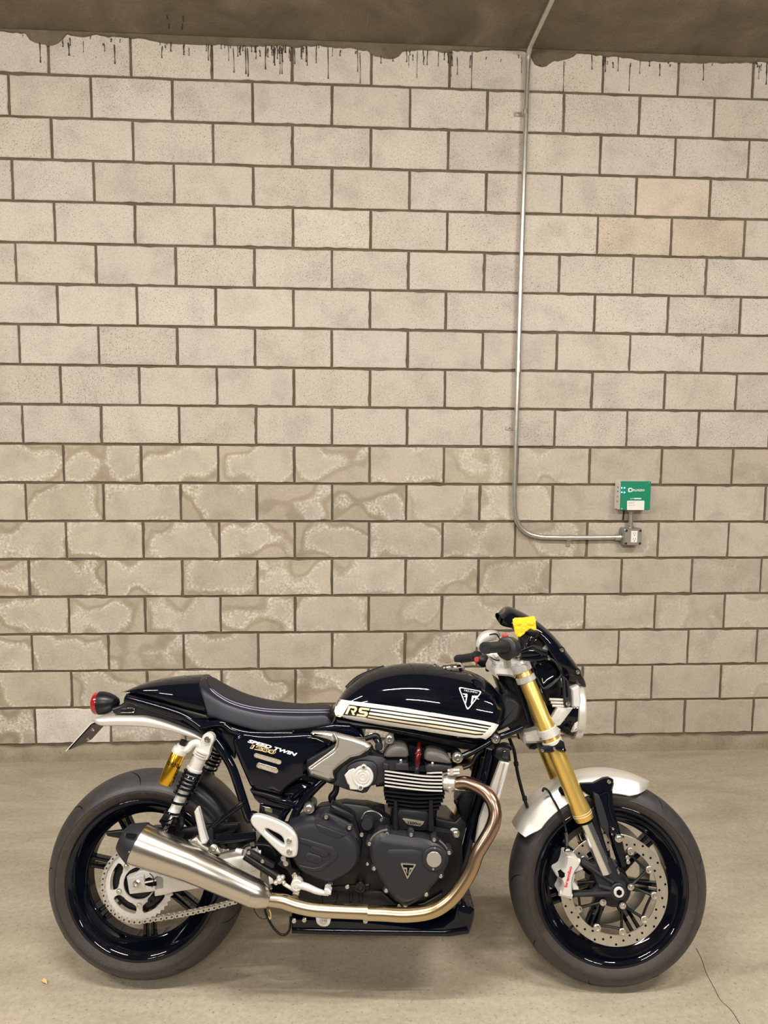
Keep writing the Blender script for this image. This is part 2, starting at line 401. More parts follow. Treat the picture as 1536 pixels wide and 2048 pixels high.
def decal(polys, mapper, bm=None, L=9.0):
    """flat print laid on a surface"""
    out = bm or bmesh.new()
    for poly in polys:
        t = bmesh.new(); t.faces.new([t.verts.new((x, y, 0)) for x, y in poly]); t.normal_update(); bmesh.ops.triangulate(t, faces=t.faces[:]); fine(t, L)
        vm = {v: out.verts.new(mapper(v.co.x, v.co.y)) for v in t.verts}
        for f in t.faces: out.faces.new([vm[v] for v in f.verts])
        t.free()
    return out
def text_polys(body, bold=0.0, spacing=1.0):
    cu = bpy.data.curves.new('t', 'FONT'); cu.body = body; cu.size = 1; cu.offset = bold; cu.resolution_u = 3; cu.space_character = spacing
    o = bpy.data.objects.new('t', cu); C.objects.link(o)
    dg = bpy.context.evaluated_depsgraph_get(); me = bpy.data.meshes.new_from_object(o.evaluated_get(dg))
    vs = [v.co.copy() for v in me.vertices]; fs = [list(p.vertices) for p in me.polygons]
    bpy.data.objects.remove(o); bpy.data.curves.remove(cu); bpy.data.meshes.remove(me)
    return vs, fs
def text(body, p0, p1, h, mapper, bold=0.0, shear=0.0, spacing=1.0, bm=None):
    """lettering from p0 to p1 (baseline) with capital height h"""
    vs, fs = text_polys(body, bold, spacing); bm = bm or bmesh.new()
    x0 = min(v.x for v in vs); x1 = max(v.x for v in vs); y1 = max(v.y for v in vs); y0 = min(0, min(v.y for v in vs))
    d = Vector((p1[0]-p0[0], p1[1]-p0[1])); W = d.length; d.normalize(); up = Vector((d.y, -d.x))
    cap = 0.69
    V = []
    for v in vs:
        a = (v.x-x0)/(x1-x0); b = v.y/cap
        w_ = W - abs(shear)*h
        x = Vector(p0)+d*(a*w_+b*h*shear)+up*(b*h)
        V.append(bm.verts.new(mapper(x.x, x.y)))
    for f in fs:
        try: bm.faces.new([V[i] for i in f])
        except ValueError: pass
    return bm

# ================================================================== the setting
SC = 1.06949
def bed(k): return (3.79282-k*0.20608)/SC
HB = 0.2032/SC
def colx(c): return (c*0.2032-1.04756)/SC
bm = bmesh.new(); box(bm, (-3.6, 0.008, 0), (4.6, 0.20, CEIL))
wall = tag(mk('wall_back', bm, 'mortar'), 'block wall of pale grey concrete blocks behind the motorcycle', kind='structure')
def block_mesh(seed):
    r = random.Random(seed); bm = bmesh.new()
    hw, hh = HB-0.0060, 0.20608/SC/2-0.0060
    # outline with slightly chipped edges
    P = []
    nx, nz = 9, 5
    def j(): return r.uniform(-0.0012, 0.0010) - (0.003 if r.random() < 0.07 else 0)
    for i in range(nx): P.append((-hw+2*hw*i/nx, -hh-j()))
    for i in range(nz): P.append((hw+j(), -hh+2*hh*i/nz))
    for i in range(nx): P.append((hw-2*hw*i/nx, hh+j()))
    for i in range(nz): P.append((-hw-j(), hh-2*hh*i/nz))
    P = [Vector(p) for p in P]
    rings = [[(p.x, 0.012, p.y) for p in P], [(p.x, 0.0025, p.y) for p in P], [(p.x, 0.0, p.y) for p in inset(P, 0.003)]]
    bridge(bm, rings, cap=(False, True)); bmesh.ops.recalc_face_normals(bm, faces=bm.faces[:])
    me = bpy.data.meshes.new('block'); bm.to_mesh(me); bm.free(); return me
BM = {}
for st in ('block_painted', 'block_stained'):
    BM[st] = []
    for s in range(6):
        me = block_mesh(s+(20 if st == 'block_stained' else 0)); me.materials.append(MAT[st]); BM[st].append(me)
rb = random.Random(3)
for k in range(1, 19):
    for c in range(-6, 26):
        if c % 2 != (k % 2): continue
        st = 'block_stained' if k >= 11 else 'block_painted'
        o = bpy.data.objects.new('block', rb.choice(BM[st])); C.objects.link(o); o.parent = wall
        o.location = (colx(c+1)+rb.uniform(-.001, .001), rb.uniform(-0.0015, 0.0015), (bed(k-1)+bed(k))/2+rb.uniform(-.0008, .0008))
        v = rb.uniform(0.965, 1.03); o.color = (v, v*rb.uniform(0.992, 1.006), v*rb.uniform(0.98, 1.012), rb.uniform(.75, 1.0) if c < 9 else (rb.uniform(.35, .9) if c < 14 else rb.uniform(.0, .45)))
        if k == 18 and c == 0: o.data = BM['block_painted'][1]; o.color = (1.28, 1.30, 1.34, 1)
        if k in (4, 5) and c in (16, 15, 17): o.color = (1.0, 0.965, 0.88, 1)
# ragged mortar bead under the ceiling and tar drips
bm = bmesh.new(); rr = random.Random(11); n = 420; prev = None
lumps = [(-0.80, .09, .060), (0.80, .075, .035), (1.62, .11, .045), (1.55, .06, .03)]
dep = 0.02
for i in range(n+1):
    x = -3.5+8.0*i/n; dep = max(0.006, min(0.036, dep+rr.uniform(-.006, .006)))
    d = dep + sum(a*max(0, 1-((x-cx)/wd)**2)**0.5 for cx, wd, a in lumps if abs(x-cx) < wd)
    a = [bm.verts.new(p) for p in ((x, -0.010, CEIL-0.001), (x, -0.008, CEIL-d*0.7), (x, 0.001, CEIL-d))]
    if prev:
        for j in range(2): bm.faces.new((prev[j], a[j], a[j+1], prev[j+1]))
    prev = a
mk('mortar_bead', bm, 'mortar', wall)
bm = bmesh.new(); rr = random.Random(5)
for i in range(190):
    x = rr.uniform(-1.7, 3.2) if i % 3 else rr.gauss(0.28, 0.12); top = CEIL-rr.uniform(0.012, 0.05); L = min(0.17, rr.expovariate(1/0.042)+0.008); w_ = rr.uniform(0.0014, 0.0040)
    dx = rr.uniform(-.004, .004); m = 7; P = []
    for k in range(m+1):
        t = k/m; P.append(Vector((x+dx*math.sin(t*2.2), -0.0012-0.001*t, top-L*t)))
    bridge(bm, tube_rings(P, [w_*(0.7+0.3*math.sin(k)) if k < m else w_*1.1 for k in range(m+1)], 5))
tag(mk('tar_drips', bm, 'tar', wall), kind='stuff')
bm = bmesh.new(); rr = random.Random(8); rings = []
for i in range(161):
    x = -3.6+8.2*i/160; p = 0.020+rr.uniform(-.004, .004); h = 0.070+rr.uniform(-.008, .006)
    rings.append([(x, 0.05, 0), (x, -p-0.012, 0), (x, -p-0.006, h*0.45), (x, -p, h*0.8), (x, -p*0.35, h), (x, 0.05, h+0.004)])
bridge(bm, rings)
tag(mk('trim_1', bm, 'footing'), 'rough concrete footing strip along the foot of the block wall', kind='structure')
bm = bmesh.new(); v = [bm.verts.new(p) for p in ((-8, -11, 0), (9, -11, 0), (9, 0.2, 0), (-8, 0.2, 0))]; bm.faces.new(v)
floor = tag(mk('floor', bm, 'floor_concrete'), 'worn beige concrete garage floor', kind='structure')
bm = bmesh.new(); box(bm, (-8, -11, CEIL), (9, 0.2, CEIL+0.2))
ceil_o = tag(mk('ceiling', bm, 'ceiling_concrete'), 'dark brown concrete ceiling slab', kind='structure')
def on_z(px, py, z):
    d = ray(px, py); t = (z-CAM.z)/d.z; return CAM+d*t
def on_y(px, py, y):
    d = ray(px, py); t = (y-CAM.y)/d.y; return CAM+d*t
# crack in the floor
bm = bmesh.new(); P = [on_z(x, y, 0.0004) for x, y in ((1392, 1896), (1404, 1920), (1412, 1945), (1428, 1975), (1441, 2000), (1462, 2020), (1480, 2048), (1500, 2075))]
P = catmull(P, 4)
for a, b in zip(P, P[1:]):
    s = Vector((0.0011, 0, 0)); bm.faces.new([bm.verts.new(v) for v in (a-s, a+s, b+s, b-s)])
mk('crack', bm, 'tar', floor)
# scratches left on the ceiling by the formwork
for px in (((245, 0), (290, 48)), ((278, 0), (291, 48)), ((741, 8), (731, 65)), ((998, 22), (988, 42)), ((1258, 25), (1200, 103)), ((1255, 40), (1287, 50)), ((1508, 33), (1464, 74)), ((1420, 58), (1478, 59)), ((245, 5), (345, 4)), ((983, 50), (973, 72))):
    a, b = [on_z(x, y, CEIL-0.0006) for x, y in px]; d = (b-a).normalized(); s = Vector((-d.y, d.x, 0))*0.0014
    bm = bmesh.new(); bm.faces.new([bm.verts.new(v) for v in (a-s, a+s, b+s, b-s)]); mk('scratch_mark', bm, 'footing', ceil_o)
for px in (((334, 30), (335, 39)), ((366, 31), (367, 44)), ((338, 47), (338, 58)), ((365, 47), (364, 60))):
    a, b = [on_z(x, y, CEIL-0.0006) for x, y in px]; s = Vector((0.003, 0, 0))
    bm = bmesh.new(); bm.faces.new([bm.verts.new(v) for v in (a-s, a+s, b+s, b-s)]); mk('slot_mark', bm, 'tar', ceil_o)

# ------------------------------------------------------------------ conduit, outlet and charger on the wall
def empty(name, loc=(0, 0, 0)):
    o = bpy.data.objects.new(name, None); C.objects.link(o); o.location = loc; o.empty_display_size = 0.1; return o
CY = -0.024
bm = bmesh.new()
vp = [on_y(x, y, CY) for x, y in ((1055, 150), (1051, 260), (1043, 500), (1036, 740), (1031, 900), (1029, 985), (1030, 1025), (1037, 1048), (1052, 1064), (1072, 1072), (1100, 1074.5), (1180, 1075), (1242, 1074))]
top = vp[0].copy(); top.z = CEIL-0.075
x0 = on_z(1090, 52, CEIL-0.022)
bendp = [Vector((top.x, -0.75, CEIL-0.020)), Vector((top.x, -0.40, CEIL-0.020)), Vector((top.x, -0.12, CEIL-0.020)), Vector((top.x, -0.055, CEIL-0.028)), Vector((top.x, -0.030, CEIL-0.055)), Vector((top.x, CY, CEIL-0.10))]
path = bendp + vp[1:]
cond = mk('electrical_conduit', tube(path, 0.0125, 14, 6), 'galv')
tag(cond, 'long galvanised metal conduit running down the block wall and bending right', 'conduit')
def strap(px, py, vertical=True):
    p = on_y(px, py, CY); bm = bmesh.new()
    ax = Vector((0, 0, 1)) if vertical else Vector((1, 0, 0)); tr = Vector((1, 0, 0)) if vertical else Vector((0, 0, -1))
    lathe([(-0.011, 0.0125), (-0.011, 0.0150), (0.011, 0.0150), (0.011, 0.0125)], p, ax, 18, bm)
    c = p + (-tr if vertical else tr)*0.030; c.y = -0.002
    a = c - ax*0.010 - tr*0.018 + Vector((0, 0.002, 0)); b = c + ax*0.010 + tr*0.018 - Vector((0, 0.003, 0))
    box(bm, (min(a.x, b.x), -0.006, min(a.z, b.z)), (max(a.x, b.x), -0.0025, max(a.z, b.z)))
    s = mk('strap', bm, 'galv', cond)
    mk('screw', lathe([(0, 0.006), (0.003, 0.0055), (0.005, 0.003)], (c.x, -0.006, c.z), (0, -1, 0), 10), 'steel', s)
strap(1050, 225); strap(1032, 856); strap(1139, 1075, False)
p = on_y(1036.5, 733, CY); mk('coupling', lathe([(-0.03, 0.0125), (-0.03, 0.0155), (0.03, 0.0155), (0.03, 0.0125)], p, (0, 0, 1), 18), 'galv', cond)
p = on_y(1237, 1074.5, CY); mk('connector', lathe([(-0.02, 0.0125), (-0.02, 0.0165), (0.0, 0.0165), (0.0, 0.0185), (0.012, 0.0185), (0.012, 0.014)], p, (1, 0, 0), 18), 'galv', cond)

def rbox(a, b, r, bev, bm=None):
    """box with rounded corners in the wall plane"""
    bm = bm or bmesh.new(); (x0, y0, z0), (x1, y1, z1) = a, b; P = []
    for cx, cz, s in ((x1-r, z1-r, 0), (x0+r, z1-r, 1), (x0+r, z0+r, 2), (x1-r, z0+r, 3)):
        for k in range(5): t = (s+k/4)*PI/2; P.append(Vector((cx+r*math.cos(t), cz+r*math.sin(t))))
    rings = [[(p.x, y1, p.y) for p in P], [(p.x, y0+bev, p.y) for p in P], [(p.x, y0, p.y) for p in inset(P, bev)]]
    bridge(bm, rings); return bm
YO = -0.062
a = on_y(1247, 1091, YO); b = on_y(1285, 1057, YO)
ob = mk('outlet_box', rbox((a.x, YO+0.006, a.z), (b.x, 0.0, b.z), 0.008, 0.003), 'box_grey')
tag(ob, 'grey metal electrical outlet box at the end of the wall conduit', 'outlet')
cover = mk('cover_plate', rbox((a.x+0.004, YO, a.z+0.002), (b.x-0.002, YO+0.006, b.z-0.002), 0.010, 0.002), 'galv', ob)
a2 = on_y(1262, 1085, YO-0.003); b2 = on_y(1275.5, 1062, YO-0.003)
fp = mk('receptacle', rbox((a2.x, YO-0.003, a2.z), (b2.x, YO+0.002, b2.z), 0.002, 0.001), 'white_plastic', ob)
cx = (a2.x+b2.x)/2
for cz in (a2.z+0.25*(b2.z-a2.z), a2.z+0.75*(b2.z-a2.z)):
    bm = bmesh.new()
    for dx in (-0.006, 0.005): box(bm, (cx+dx, YO-0.0036, cz), (cx+dx+0.0018, YO-0.002, cz+0.007))
    box(bm, (cx-0.0022, YO-0.0036, cz-0.009), (cx+0.0022, YO-0.002, cz-0.005)); mk('socket_slots', bm, 'deep_black', fp)
for (x, y) in ((a.x+0.012, a.z+0.011), (b.x-0.011, b.z-0.011), (a.x+0.012, b.z-0.011), (b.x-0.011, a.z+0.011)):
    mk('screw', lathe([(0, 0.0065), (0.002, 0.0065), (0.0035, 0.004)], (x, YO, y), (0, -1, 0), 10), 'matte_black', ob)
n0 = on_y(1261, 1058, -0.03); n1 = on_y(1262, 1018, -0.03)
mk('nipple', tube([Vector((n0.x, -0.03, n0.z-0.01)), Vector((n0.x, -0.03, n1.z))], 0.012, 16), 'galv', ob)
mk('locknut', lathe([(0, 0.012), (0, 0.018), (0.014, 0.018), (0.018, 0.013)], (n0.x, -0.03, n0.z), (0, 0, 1), 8), 'galv', ob)
mk('set_screw', lathe([(0, 0.004), (0.012, 0.004), (0.014, 0.002)], (n0.x-0.008, -0.034, n1.z-0.010), (-1, -0.3, 0), 10), 'galv', ob)
YC = -0.075
a = on_y(1239.5, 1020, YC); b = on_y(1301.5, 963, YC)
ch = mk('charger_box', rbox((a.x, YC, a.z), (b.x, 0.0, b.z), 0.004, 0.002), 'white_plastic')
tag(ch, 'bright green wall charger box with white lettering and glowing blue lights', 'charger box')
fr = mk('front_cover', rbox((a.x+0.0005, YC-0.004, a.z-0.0005), (b.x+0.001, YC+0.012, b.z+0.001), 0.004, 0.002), 'green_box', ch)
wm = lambda d: (lambda x, y: on_y(x, y, YC-0.004-d))
H1 = (1220, 950, 13.65)
def h(x, y): return (H1[0]+x/H1[1+1], H1[1]+y/H1[2])
mk('brand_lettering', text('PLUGZIO', h(628, 442), h(945, 442), 3.9, wm(0.0006), 0.03), 'white_paint', fr)
o_, i_ = [h(495+120*x, 350+120*y) for x, y in ((.2, 0), (.8, 0), (1, .2), (1, .75), (.8, .95), (.35, .95), (.2, 1.05), (0, .85), (0, .2))], None
mk('brand_mark', decal([o_], wm(0.0005)), 'white_paint', fr)
mk('brand_mark_inner', decal([[h(495+120*x, 350+120*y) for x, y in ((.3, .25), (.7, .25), (.78, .35), (.78, .65), (.7, .75), (.3, .75))]], wm(0.0008)), 'green_box', fr)
mk('print_line', decal([[h(655, 628), h(852, 628), h(852, 660), h(655, 660)]] + [[h(x, 630), h(x+22, 630), h(x+22, 660), h(x, 660)] for x in (562, 612)], wm(0.0006)), 'white_paint', fr)
lab = mk('label_card', decal([[h(465, 955), h(465, 715), h(480, 700), h(925, 700), h(940, 715), h(932, 955)]], wm(0.0007)), 'white_plastic', fr)
for k, (yy, x1) in enumerate(((745, 680), (772, 650), (828, 685))):
    mk('label_line', decal([[h(500, yy-5), h(x1, yy-5), h(x1, yy+5), h(500, yy+5)]], wm(0.0010)), 'text_grey', fr)
for x, y in ((395, 350), (320, 352), (395, 475), (320, 470)):
    p = wm(0.0)(*h(x, y)); mk('indicator_light', lathe([(0, 0.0028), (0.0012, 0.0024), (0.002, 0.001)], p, (0, -1, 0), 12), 'led_blue', fr)
for x, y in ((325, 215), (1065, 205), (325, 925), (1065, 940)):
    p = wm(-0.0005)(*h(x, y)); mk('screw', lathe([(0, 0.0025), (0.001, 0.0025), (0.002, 0.001)], p, (0, -1, 0), 10), 'steel', fr)
for z in (0.25, 0.42, 0.6, 0.75):
    bm = bmesh.new(); box(bm, (a.x-0.0006, -0.05, a.z+(b.z-a.z)*z), (a.x+0.002, -0.03, a.z+(b.z-a.z)*z+0.010)); mk('side_label', bm, 'text_grey', ch)
# leaf
p = on_z(88, 1965, 0.002); bm = bmesh.new(); P = []
for i in range(9):
    t = i/8; w_ = 0.006*math.sin(PI*min(1, t*1.02+0.02)); c_ = p+Vector((-0.012+0.024*t, 0.012-0.020*t, 0.004*math.sin(PI*t))); s = Vector((0.6, 0.8, 0))*w_
    P.append([c_-s+Vector((0, 0, .002)), c_, c_+s+Vector((0, 0, .003))])
bridge(bm, P, closed=False)
lf = mk('dry_leaf', bm, 'leaf_tan'); tag(lf, 'small dry tan leaf lying on the floor left of the rear wheel', 'leaf')
sd = lf.modifiers.new('s', 'SOLIDIFY'); sd.thickness = 0.0006

# ================================================================== the motorcycle
bike = empty('motorcycle'); bike.matrix_world = MB
tag(bike, 'black roadster motorcycle with white tank stripe and gold forks leaning on its stand', 'motorcycle')
WB, RR_, RF = 1.413, 0.308, 0.300
boltmesh = lathe([(0, 1.0), (0.75, 1.0), (0.95, 0.82), (0.95, 0.5), (0.45, 0.45), (0.45, 0.02)], (0, 0, 0), (0, -1, 0), 14)
_b = mk('bolt', boltmesh, 'steel'); BOLT = _b.data; bpy.data.objects.remove(_b)
_b = mk('bolt', lathe([(0, 1.5), (0.25, 1.5), (0.3, 1.0), (0.95, 1.0), (1.1, 0.8), (1.1, 0.45), (0.6, 0.4), (0.6, 0.02)], (0, 0, 0), (0, -1, 0), 16), 'steel'); BOLTF = _b.data; bpy.data.objects.remove(_b)
def bolt(p, r, parent, me=None, name='bolt'):
    o = bpy.data.objects.new(name, me or BOLT); C.objects.link(o); o.parent = parent; o.location = p; o.scale = (r, r, r); return o
def bolts(c, pts, lat, r, parent, me=None):
    for x, y in pts: bolt(pt(c, x, y, lat), r, parent, me)

# ---- wheels
def annulus(r0, r1, l0, l1, org, n=72, bev=0.0008):
    return lathe([(l0, r0), (l0, r1-bev), (l0+bev, r1), (l1-bev, r1), (l1, r1-bev), (l1, r0)], org, (0, -1, 0), n, loop=True)
def wheel(name, x, z, R, wid, rimw, front, a0):
    ctr = Vector((x, 0, z)); ro = 0.2325
    rim = [(-rimw, ro), (-rimw, ro-0.010), (-rimw+0.008, ro-0.017), (-rimw+0.02, 0.206), (-0.026, 0.190), (-0.02, 0.181), (0.02, 0.181), (0.026, 0.190),
           (rimw-0.02, 0.206), (rimw-0.008, ro-0.017), (rimw-0.001, ro-0.010), (rimw, ro-0.004), (rimw-0.002, ro), (rimw-0.010, ro), (0.02, ro-0.02), (-0.02, ro-0.02), (-rimw+0.01, ro)]
    W = mk(name, lathe(rim, ctr, (0, -1, 0), 96, loop=True), 'gloss_black', bike, 40)
    hw = wid/2
    if front: prof = [(0.046, 0.228), (0.052, 0.236), (0.0575, 0.246), (0.060, 0.2555), (0.0588, 0.262), (0.053, 0.273), (0.043, 0.2845), (0.028, 0.2945), (0.012, 0.2992)]
    else: prof = [(0.062, 0.228), (0.068, 0.238), (0.0745, 0.249), (0.0772, 0.257), (0.0755, 0.2635), (0.068, 0.273), (0.054, 0.286), (0.035, 0.2985), (0.015, 0.3060)]
    bm = bmesh.new()
    full = [(-a, r) for a, r in prof] + [(0, R)] + [(a, r) for a, r in reversed(prof)] + [(prof[0][0]-0.012, 0.224), (-prof[0][0]+0.012, 0.224)]
    n = 120; rings = []
    for a, r in full: rings.append([ctr+Vector((r*math.cos(2*PI*k/n), -a, r*math.sin(2*PI*k/n))) for k in range(n)])
    V = bridge(bm, rings, loop=True)
    rs = 0.2585 if front else 0.2625
    for f in bm.faces:
        c = f.calc_center_median(); r = math.hypot(c.x-x, c.z-z)
        f.material_index = 0 if r > rs else 1
    ty = mk('tyre', bm, ['rubber_tread', 'rubber_side'], W, 60)
    bt = bvh_of(ty)
    # moulded ridge between tread and side wall
    mk('shoulder_ridge', lathe([(prof[4][0]-0.003, rs-0.004), (prof[4][0]+0.0026, rs-0.0022), (prof[4][0]+0.0012, rs+0.0004), (prof[4][0]-0.003, rs+0.0008)], ctr, (0, -1, 0), 120, loop=True), 'rubber_tread', W)
    # tread grooves
    for k in range(9):
        t0 = 2*PI*(k+0.35)/9; P = []
        for i in range(9):
            s = i/8; th = t0+0.20*s*s+0.02*s; lat = hw*(0.92-0.86*s)
            rr_ = interp([p[0] for p in reversed(prof[3:])], [p[1] for p in reversed(prof[3:])], lat) if lat > 0.012 else R
            P.append(ctr+Vector(((rr_+0.0004)*math.cos(th), -lat, (rr_+0.0004)*math.sin(th))))
        P = catmull(P, 3); bm = bmesh.new(); pv = None
        for i, p in enumerate(P):
            t = (P[min(i+1, len(P)-1)]-P[max(i-1, 0)]).normalized(); rad = (p-ctr).normalized(); s = t.cross(rad).normalized()*0.0016*math.sin(PI*min(0.95, (i+1)/len(P)))
            a = (bm.verts.new(p-s), bm.verts.new(p+s))
            if pv: bm.faces.new((pv[0], pv[1], a[1], a[0]))
            pv = a
        mk('tread_groove', bm, 'deep_black', W)
    # side-wall lettering
    for body, amid, half in ((('METZELER', -0.62, 0.36),) if front else (('RACETEC RR', 1.83, 0.42), ('METZELER', -1.95, 0.40))):
        def mp(u, v):
            th = amid+half-u/100*2*half; r = 0.2415+v/100*0.011*1.2
            lat = interp([p[1] for p in prof[:5]], [p[0] for p in prof[:5]], r)
            return ctr+Vector((r*math.cos(th), -lat-0.0007, r*math.sin(th)))
        mk('tyre_lettering', text(body, (0, 0), (100, 0), 100, lambda u, v: mp(u, -v), 0.0), 'rubber_letter', W)
    # spokes: seven pairs
    bm = bmesh.new()
    for s in (-1, 1):
        P = [Vector((0.030, 0, s*0.010)), Vector((0.10, 0, s*0.0105)), Vector((0.183, 0, s*0.0115))]
        rings = []
        for i, p in enumerate(P):
            w_, d_ = ((0.0075, 0.022), (0.0052, 0.016), (0.0058, 0.015))[i]
            rings.append([p+Vector((0, dy*d_, dz*w_)) for dy, dz in ((-1, -.6), (-.8, -1), (.8, -1), (1, -.6), (1, .6), (.8, 1), (-.8, 1), (-1, .6))])
        bridge(bm, rings)
    sp = mk('spoke_pair', bm, 'gloss_black', W); sp.location = ctr; sp.rotation_euler = (0, -math.radians(a0), 0)
    for k in range(1, 7): inst(sp, W, ctr, (0, -math.radians(a0+k*360/7), 0))
    mk('hub', lathe([(-0.075, 0.03), (-0.07, 0.046), (-0.03, 0.05), (-0.025, 0.060), (0.025, 0.060), (0.03, 0.05), (0.07, 0.046), (0.075, 0.03)], ctr, (0, -1, 0), 40), 'satin_black', W)
    return W, ctr
RW, rc = wheel('rear_wheel', 0, RR_, RR_, 0.155, 0.070, False, 119)
FW, fc = wheel('front_wheel', WB, RF, RF, 0.120, 0.052, True, 43)
p = fc+Vector((0.185*math.cos(math.radians(228)), -0.02, 0.185*math.sin(math.radians(228)))); d = (fc-p).normalized()
mk('valve_stem', tube([p, p+d*0.014+Vector((0, -0.004, 0)), p+d*0.026+Vector((0, -0.012, 0))], [0.004, 0.0035, 0.003], 10), 'satin_black', FW)

# ---- sprocket, chain, swingarm
SL = 0.092
bm = bmesh.new(); n = 42*4; rings = []
def sprk(r_in, r_out): pass
prof_o = []
for k in range(n):
    ph = (k % 4); r = (0.1075, 0.1035, 0.1010, 0.1035)[ph]; prof_o.append((r*math.cos(2*PI*k/n), r*math.sin(2*PI*k/n)))
A = [(rc.x+a, -SL-0.003, rc.z+b) for a, b in prof_o]; B = [(rc.x+a, -SL+0.003, rc.z+b) for a, b in prof_o]
ci = [(0.086*math.cos(2*PI*k/n), 0.086*math.sin(2*PI*k/n)) for k in range(n)]
A2 = [(rc.x+a, -SL-0.003, rc.z+b) for a, b in ci]; B2 = [(rc.x+a, -SL+0.003, rc.z+b) for a, b in ci]
bridge(bm, [B, A, A2, B2], loop=True)
lathe([(SL-0.003, 0.046), (SL-0.003, 0.0585), (SL+0.003, 0.0585), (SL+0.003, 0.046)], rc, (0, -1, 0), 60, bm, loop=True)
for k in range(5):
    t = math.radians(202+72*k); pts = []
    for s in range(13):
        u = s/12*2-1; hwid = 0.0085+0.011*abs(u)**3; r = 0.0722+0.0155*u; pts.append((r, hwid))
    for l in (0,):
        L_ = [(r*math.cos(t)-h_*math.sin(t), r*math.sin(t)+h_*math.cos(t)) for r, h_ in pts] + [(r*math.cos(t)+h_*math.sin(t), r*math.sin(t)-h_*math.cos(t)) for r, h_ in reversed(pts)]
        bridge(bm, [[(rc.x+a, -SL+0.0029, rc.z+b) for a, b in L_], [(rc.x+a, -SL-0.0029, rc.z+b) for a, b in L_]])
spk = mk('sprocket', bm, 'silver_cast', RW, 30)
for k in range(5):
    t = math.radians(202+72*k); bolt((rc.x+0.062*math.cos(t), -SL-0.003, rc.z+0.062*math.sin(t)), 0.0058, RW, BOLTF, 'sprocket_bolt')
mk('cush_carrier', lathe([(0.03, 0.06), (0.03, 0.085), (0.078, 0.085), (0.084, 0.07), (0.084, 0.03)], rc, (0, -1, 0), 48), 'satin_black', RW)
mk('rear_brake_disc', annulus(0.08, 0.11, -0.094, -0.089, rc), 'disc_steel', RW)
# chain
chain = empty('drive_chain'); chain.parent = bike
pitch = 0.01588; rcn = 0.1062
bm = bmesh.new()
for s in (-1, 1):
    P = []
    for k in range(20):
        t = 2*PI*k/20; cx_ = pitch/2*(1 if math.cos(t) > 0 else -1)
        P.append((cx_+0.0066*math.cos(t), 0.0066*math.sin(t)*(1.0 if abs(math.cos(t)) > 0.15 else 0.62)))
    y = s*0.0085
    bridge(bm, [[(a, y-0.0012, b) for a, b in P], [(a, y+0.0012, b) for a, b in P]])
for cx_ in (-pitch/2, pitch/2): lathe([(-0.0110, 0.0026), (0.0110, 0.0026)], (cx_, 0, 0), (0, -1, 0), 10, bm, mi=1)
lathe([(-0.0075, 0.0050), (0.0075, 0.0050)], (pitch/2, 0, 0), (0, -1, 0), 12, bm)
lk = mk('link', bm, ['chain_steel', 'case_grey']); LK = lk.data; bpy.data.objects.remove(lk)
fs_c = pt('C5', 760, 690, SL); fs = Vector((fs_c.x, 0, fs_c.z)); rs_ = 0.042
# lower run: tangent from sprocket bottom to gearbox sprocket bottom, upper run likewise
def tangent(sign):
    d = Vector((fs.x-rc.x, fs.z-rc.z)); Ln = d.length; base = math.atan2(d.y, d.x); a = math.acos((rcn-rs_)/Ln)*sign
    t = base+a; return (Vector((rc.x+rcn*math.cos(t), rc.z+rcn*math.sin(t))), Vector((fs.x+rs_*math.cos(t), fs.z+rs_*math.sin(t))), t)
u0, u1, ut = tangent(1); l0, l1, lt = tangent(-1)
pathc = [u1, u0]; tt = ut; end = lt+2*PI
k = 0
arc = int((end-ut)*rcn/pitch*4)
for i in range(1, arc): t = ut+(end-ut)*i/arc; pathc.append(Vector((rc.x+rcn*math.cos(t), rc.z+rcn*math.sin(t))))
sag = [l0.lerp(l1, i/24)+Vector((0, -0.012*math.sin(PI*i/24))) for i in range(25)]
pathc += sag
acc = [0]
for a, b in zip(pathc, pathc[1:]): acc.append(acc[-1]+(b-a).length)
def at_s(s):
    for i in range(len(pathc)-1):
        if s <= acc[i+1]: return pathc[i].lerp(pathc[i+1], (s-acc[i])/max(1e-9, acc[i+1]-acc[i]))
    return pathc[-1]
nl = int(acc[-1]/pitch)
for i in range(nl):
    a, b = at_s(i*pitch), at_s((i+1)*pitch); c_ = (a+b)/2; d = b-a
    o = bpy.data.objects.new('link', LK); C.objects.link(o); o.parent = chain; o.location = (c_.x, -SL, c_.y); o.rotation_euler = (0, -math.atan2(d.y, d.x), 0); o.scale = (1, 1.0 if i % 2 else 0.72, 1)

# swingarm: two arms
piv = pt('C5', 600, 640, 0.12); axl = Vector((0, 0, RR_))
def arm(side):
    bm = bmesh.new(); rings = []
    for t, hh, ll in ((0.17, 0.031, 0.124), (0.25, 0.031, 0.124), (0.30, 0.029, 0.122), (0.55, 0.032, 0.118), (0.85, 0.038, 0.112), (1.0, 0.040, 0.105)):
        p = Vector((axl.x+(piv.x-axl.x)*t, 0, axl.z+(piv.z-axl.z)*t)); y = -side*ll; h2 = 0.014
        rings.append([p+Vector((0, y+dy*h2, dz*hh)) for dy, dz in ((-1, -.75), (-.7, -1), (.7, -1), (1, -.75), (1, .75), (.7, 1), (-.7, 1), (-1, .75))])
    bridge(bm, rings)
    o = mk('swingarm', bm, 'silver_cast', bike, 40); return o
sw = arm(1); sw2 = arm(-1)
E8b = q('E8', (368, 660), (480, 620), (540, 570), (620, 560), (700, 590), (800, 580), (900, 660), (905, 830), (830, 840), (700, 870), (410, 902), (398, 860))
plate('axle_carrier', E8b, 0.110, 0.138, 'silver_cast', sw, 0.004)
plate('adjuster_slot', q('E8', (630, 680), (690, 660), (790, 700), (790, 780), (690, 790), (630, 770)), 0.13, 0.1386, 'deep_black', sw, 0.0005)
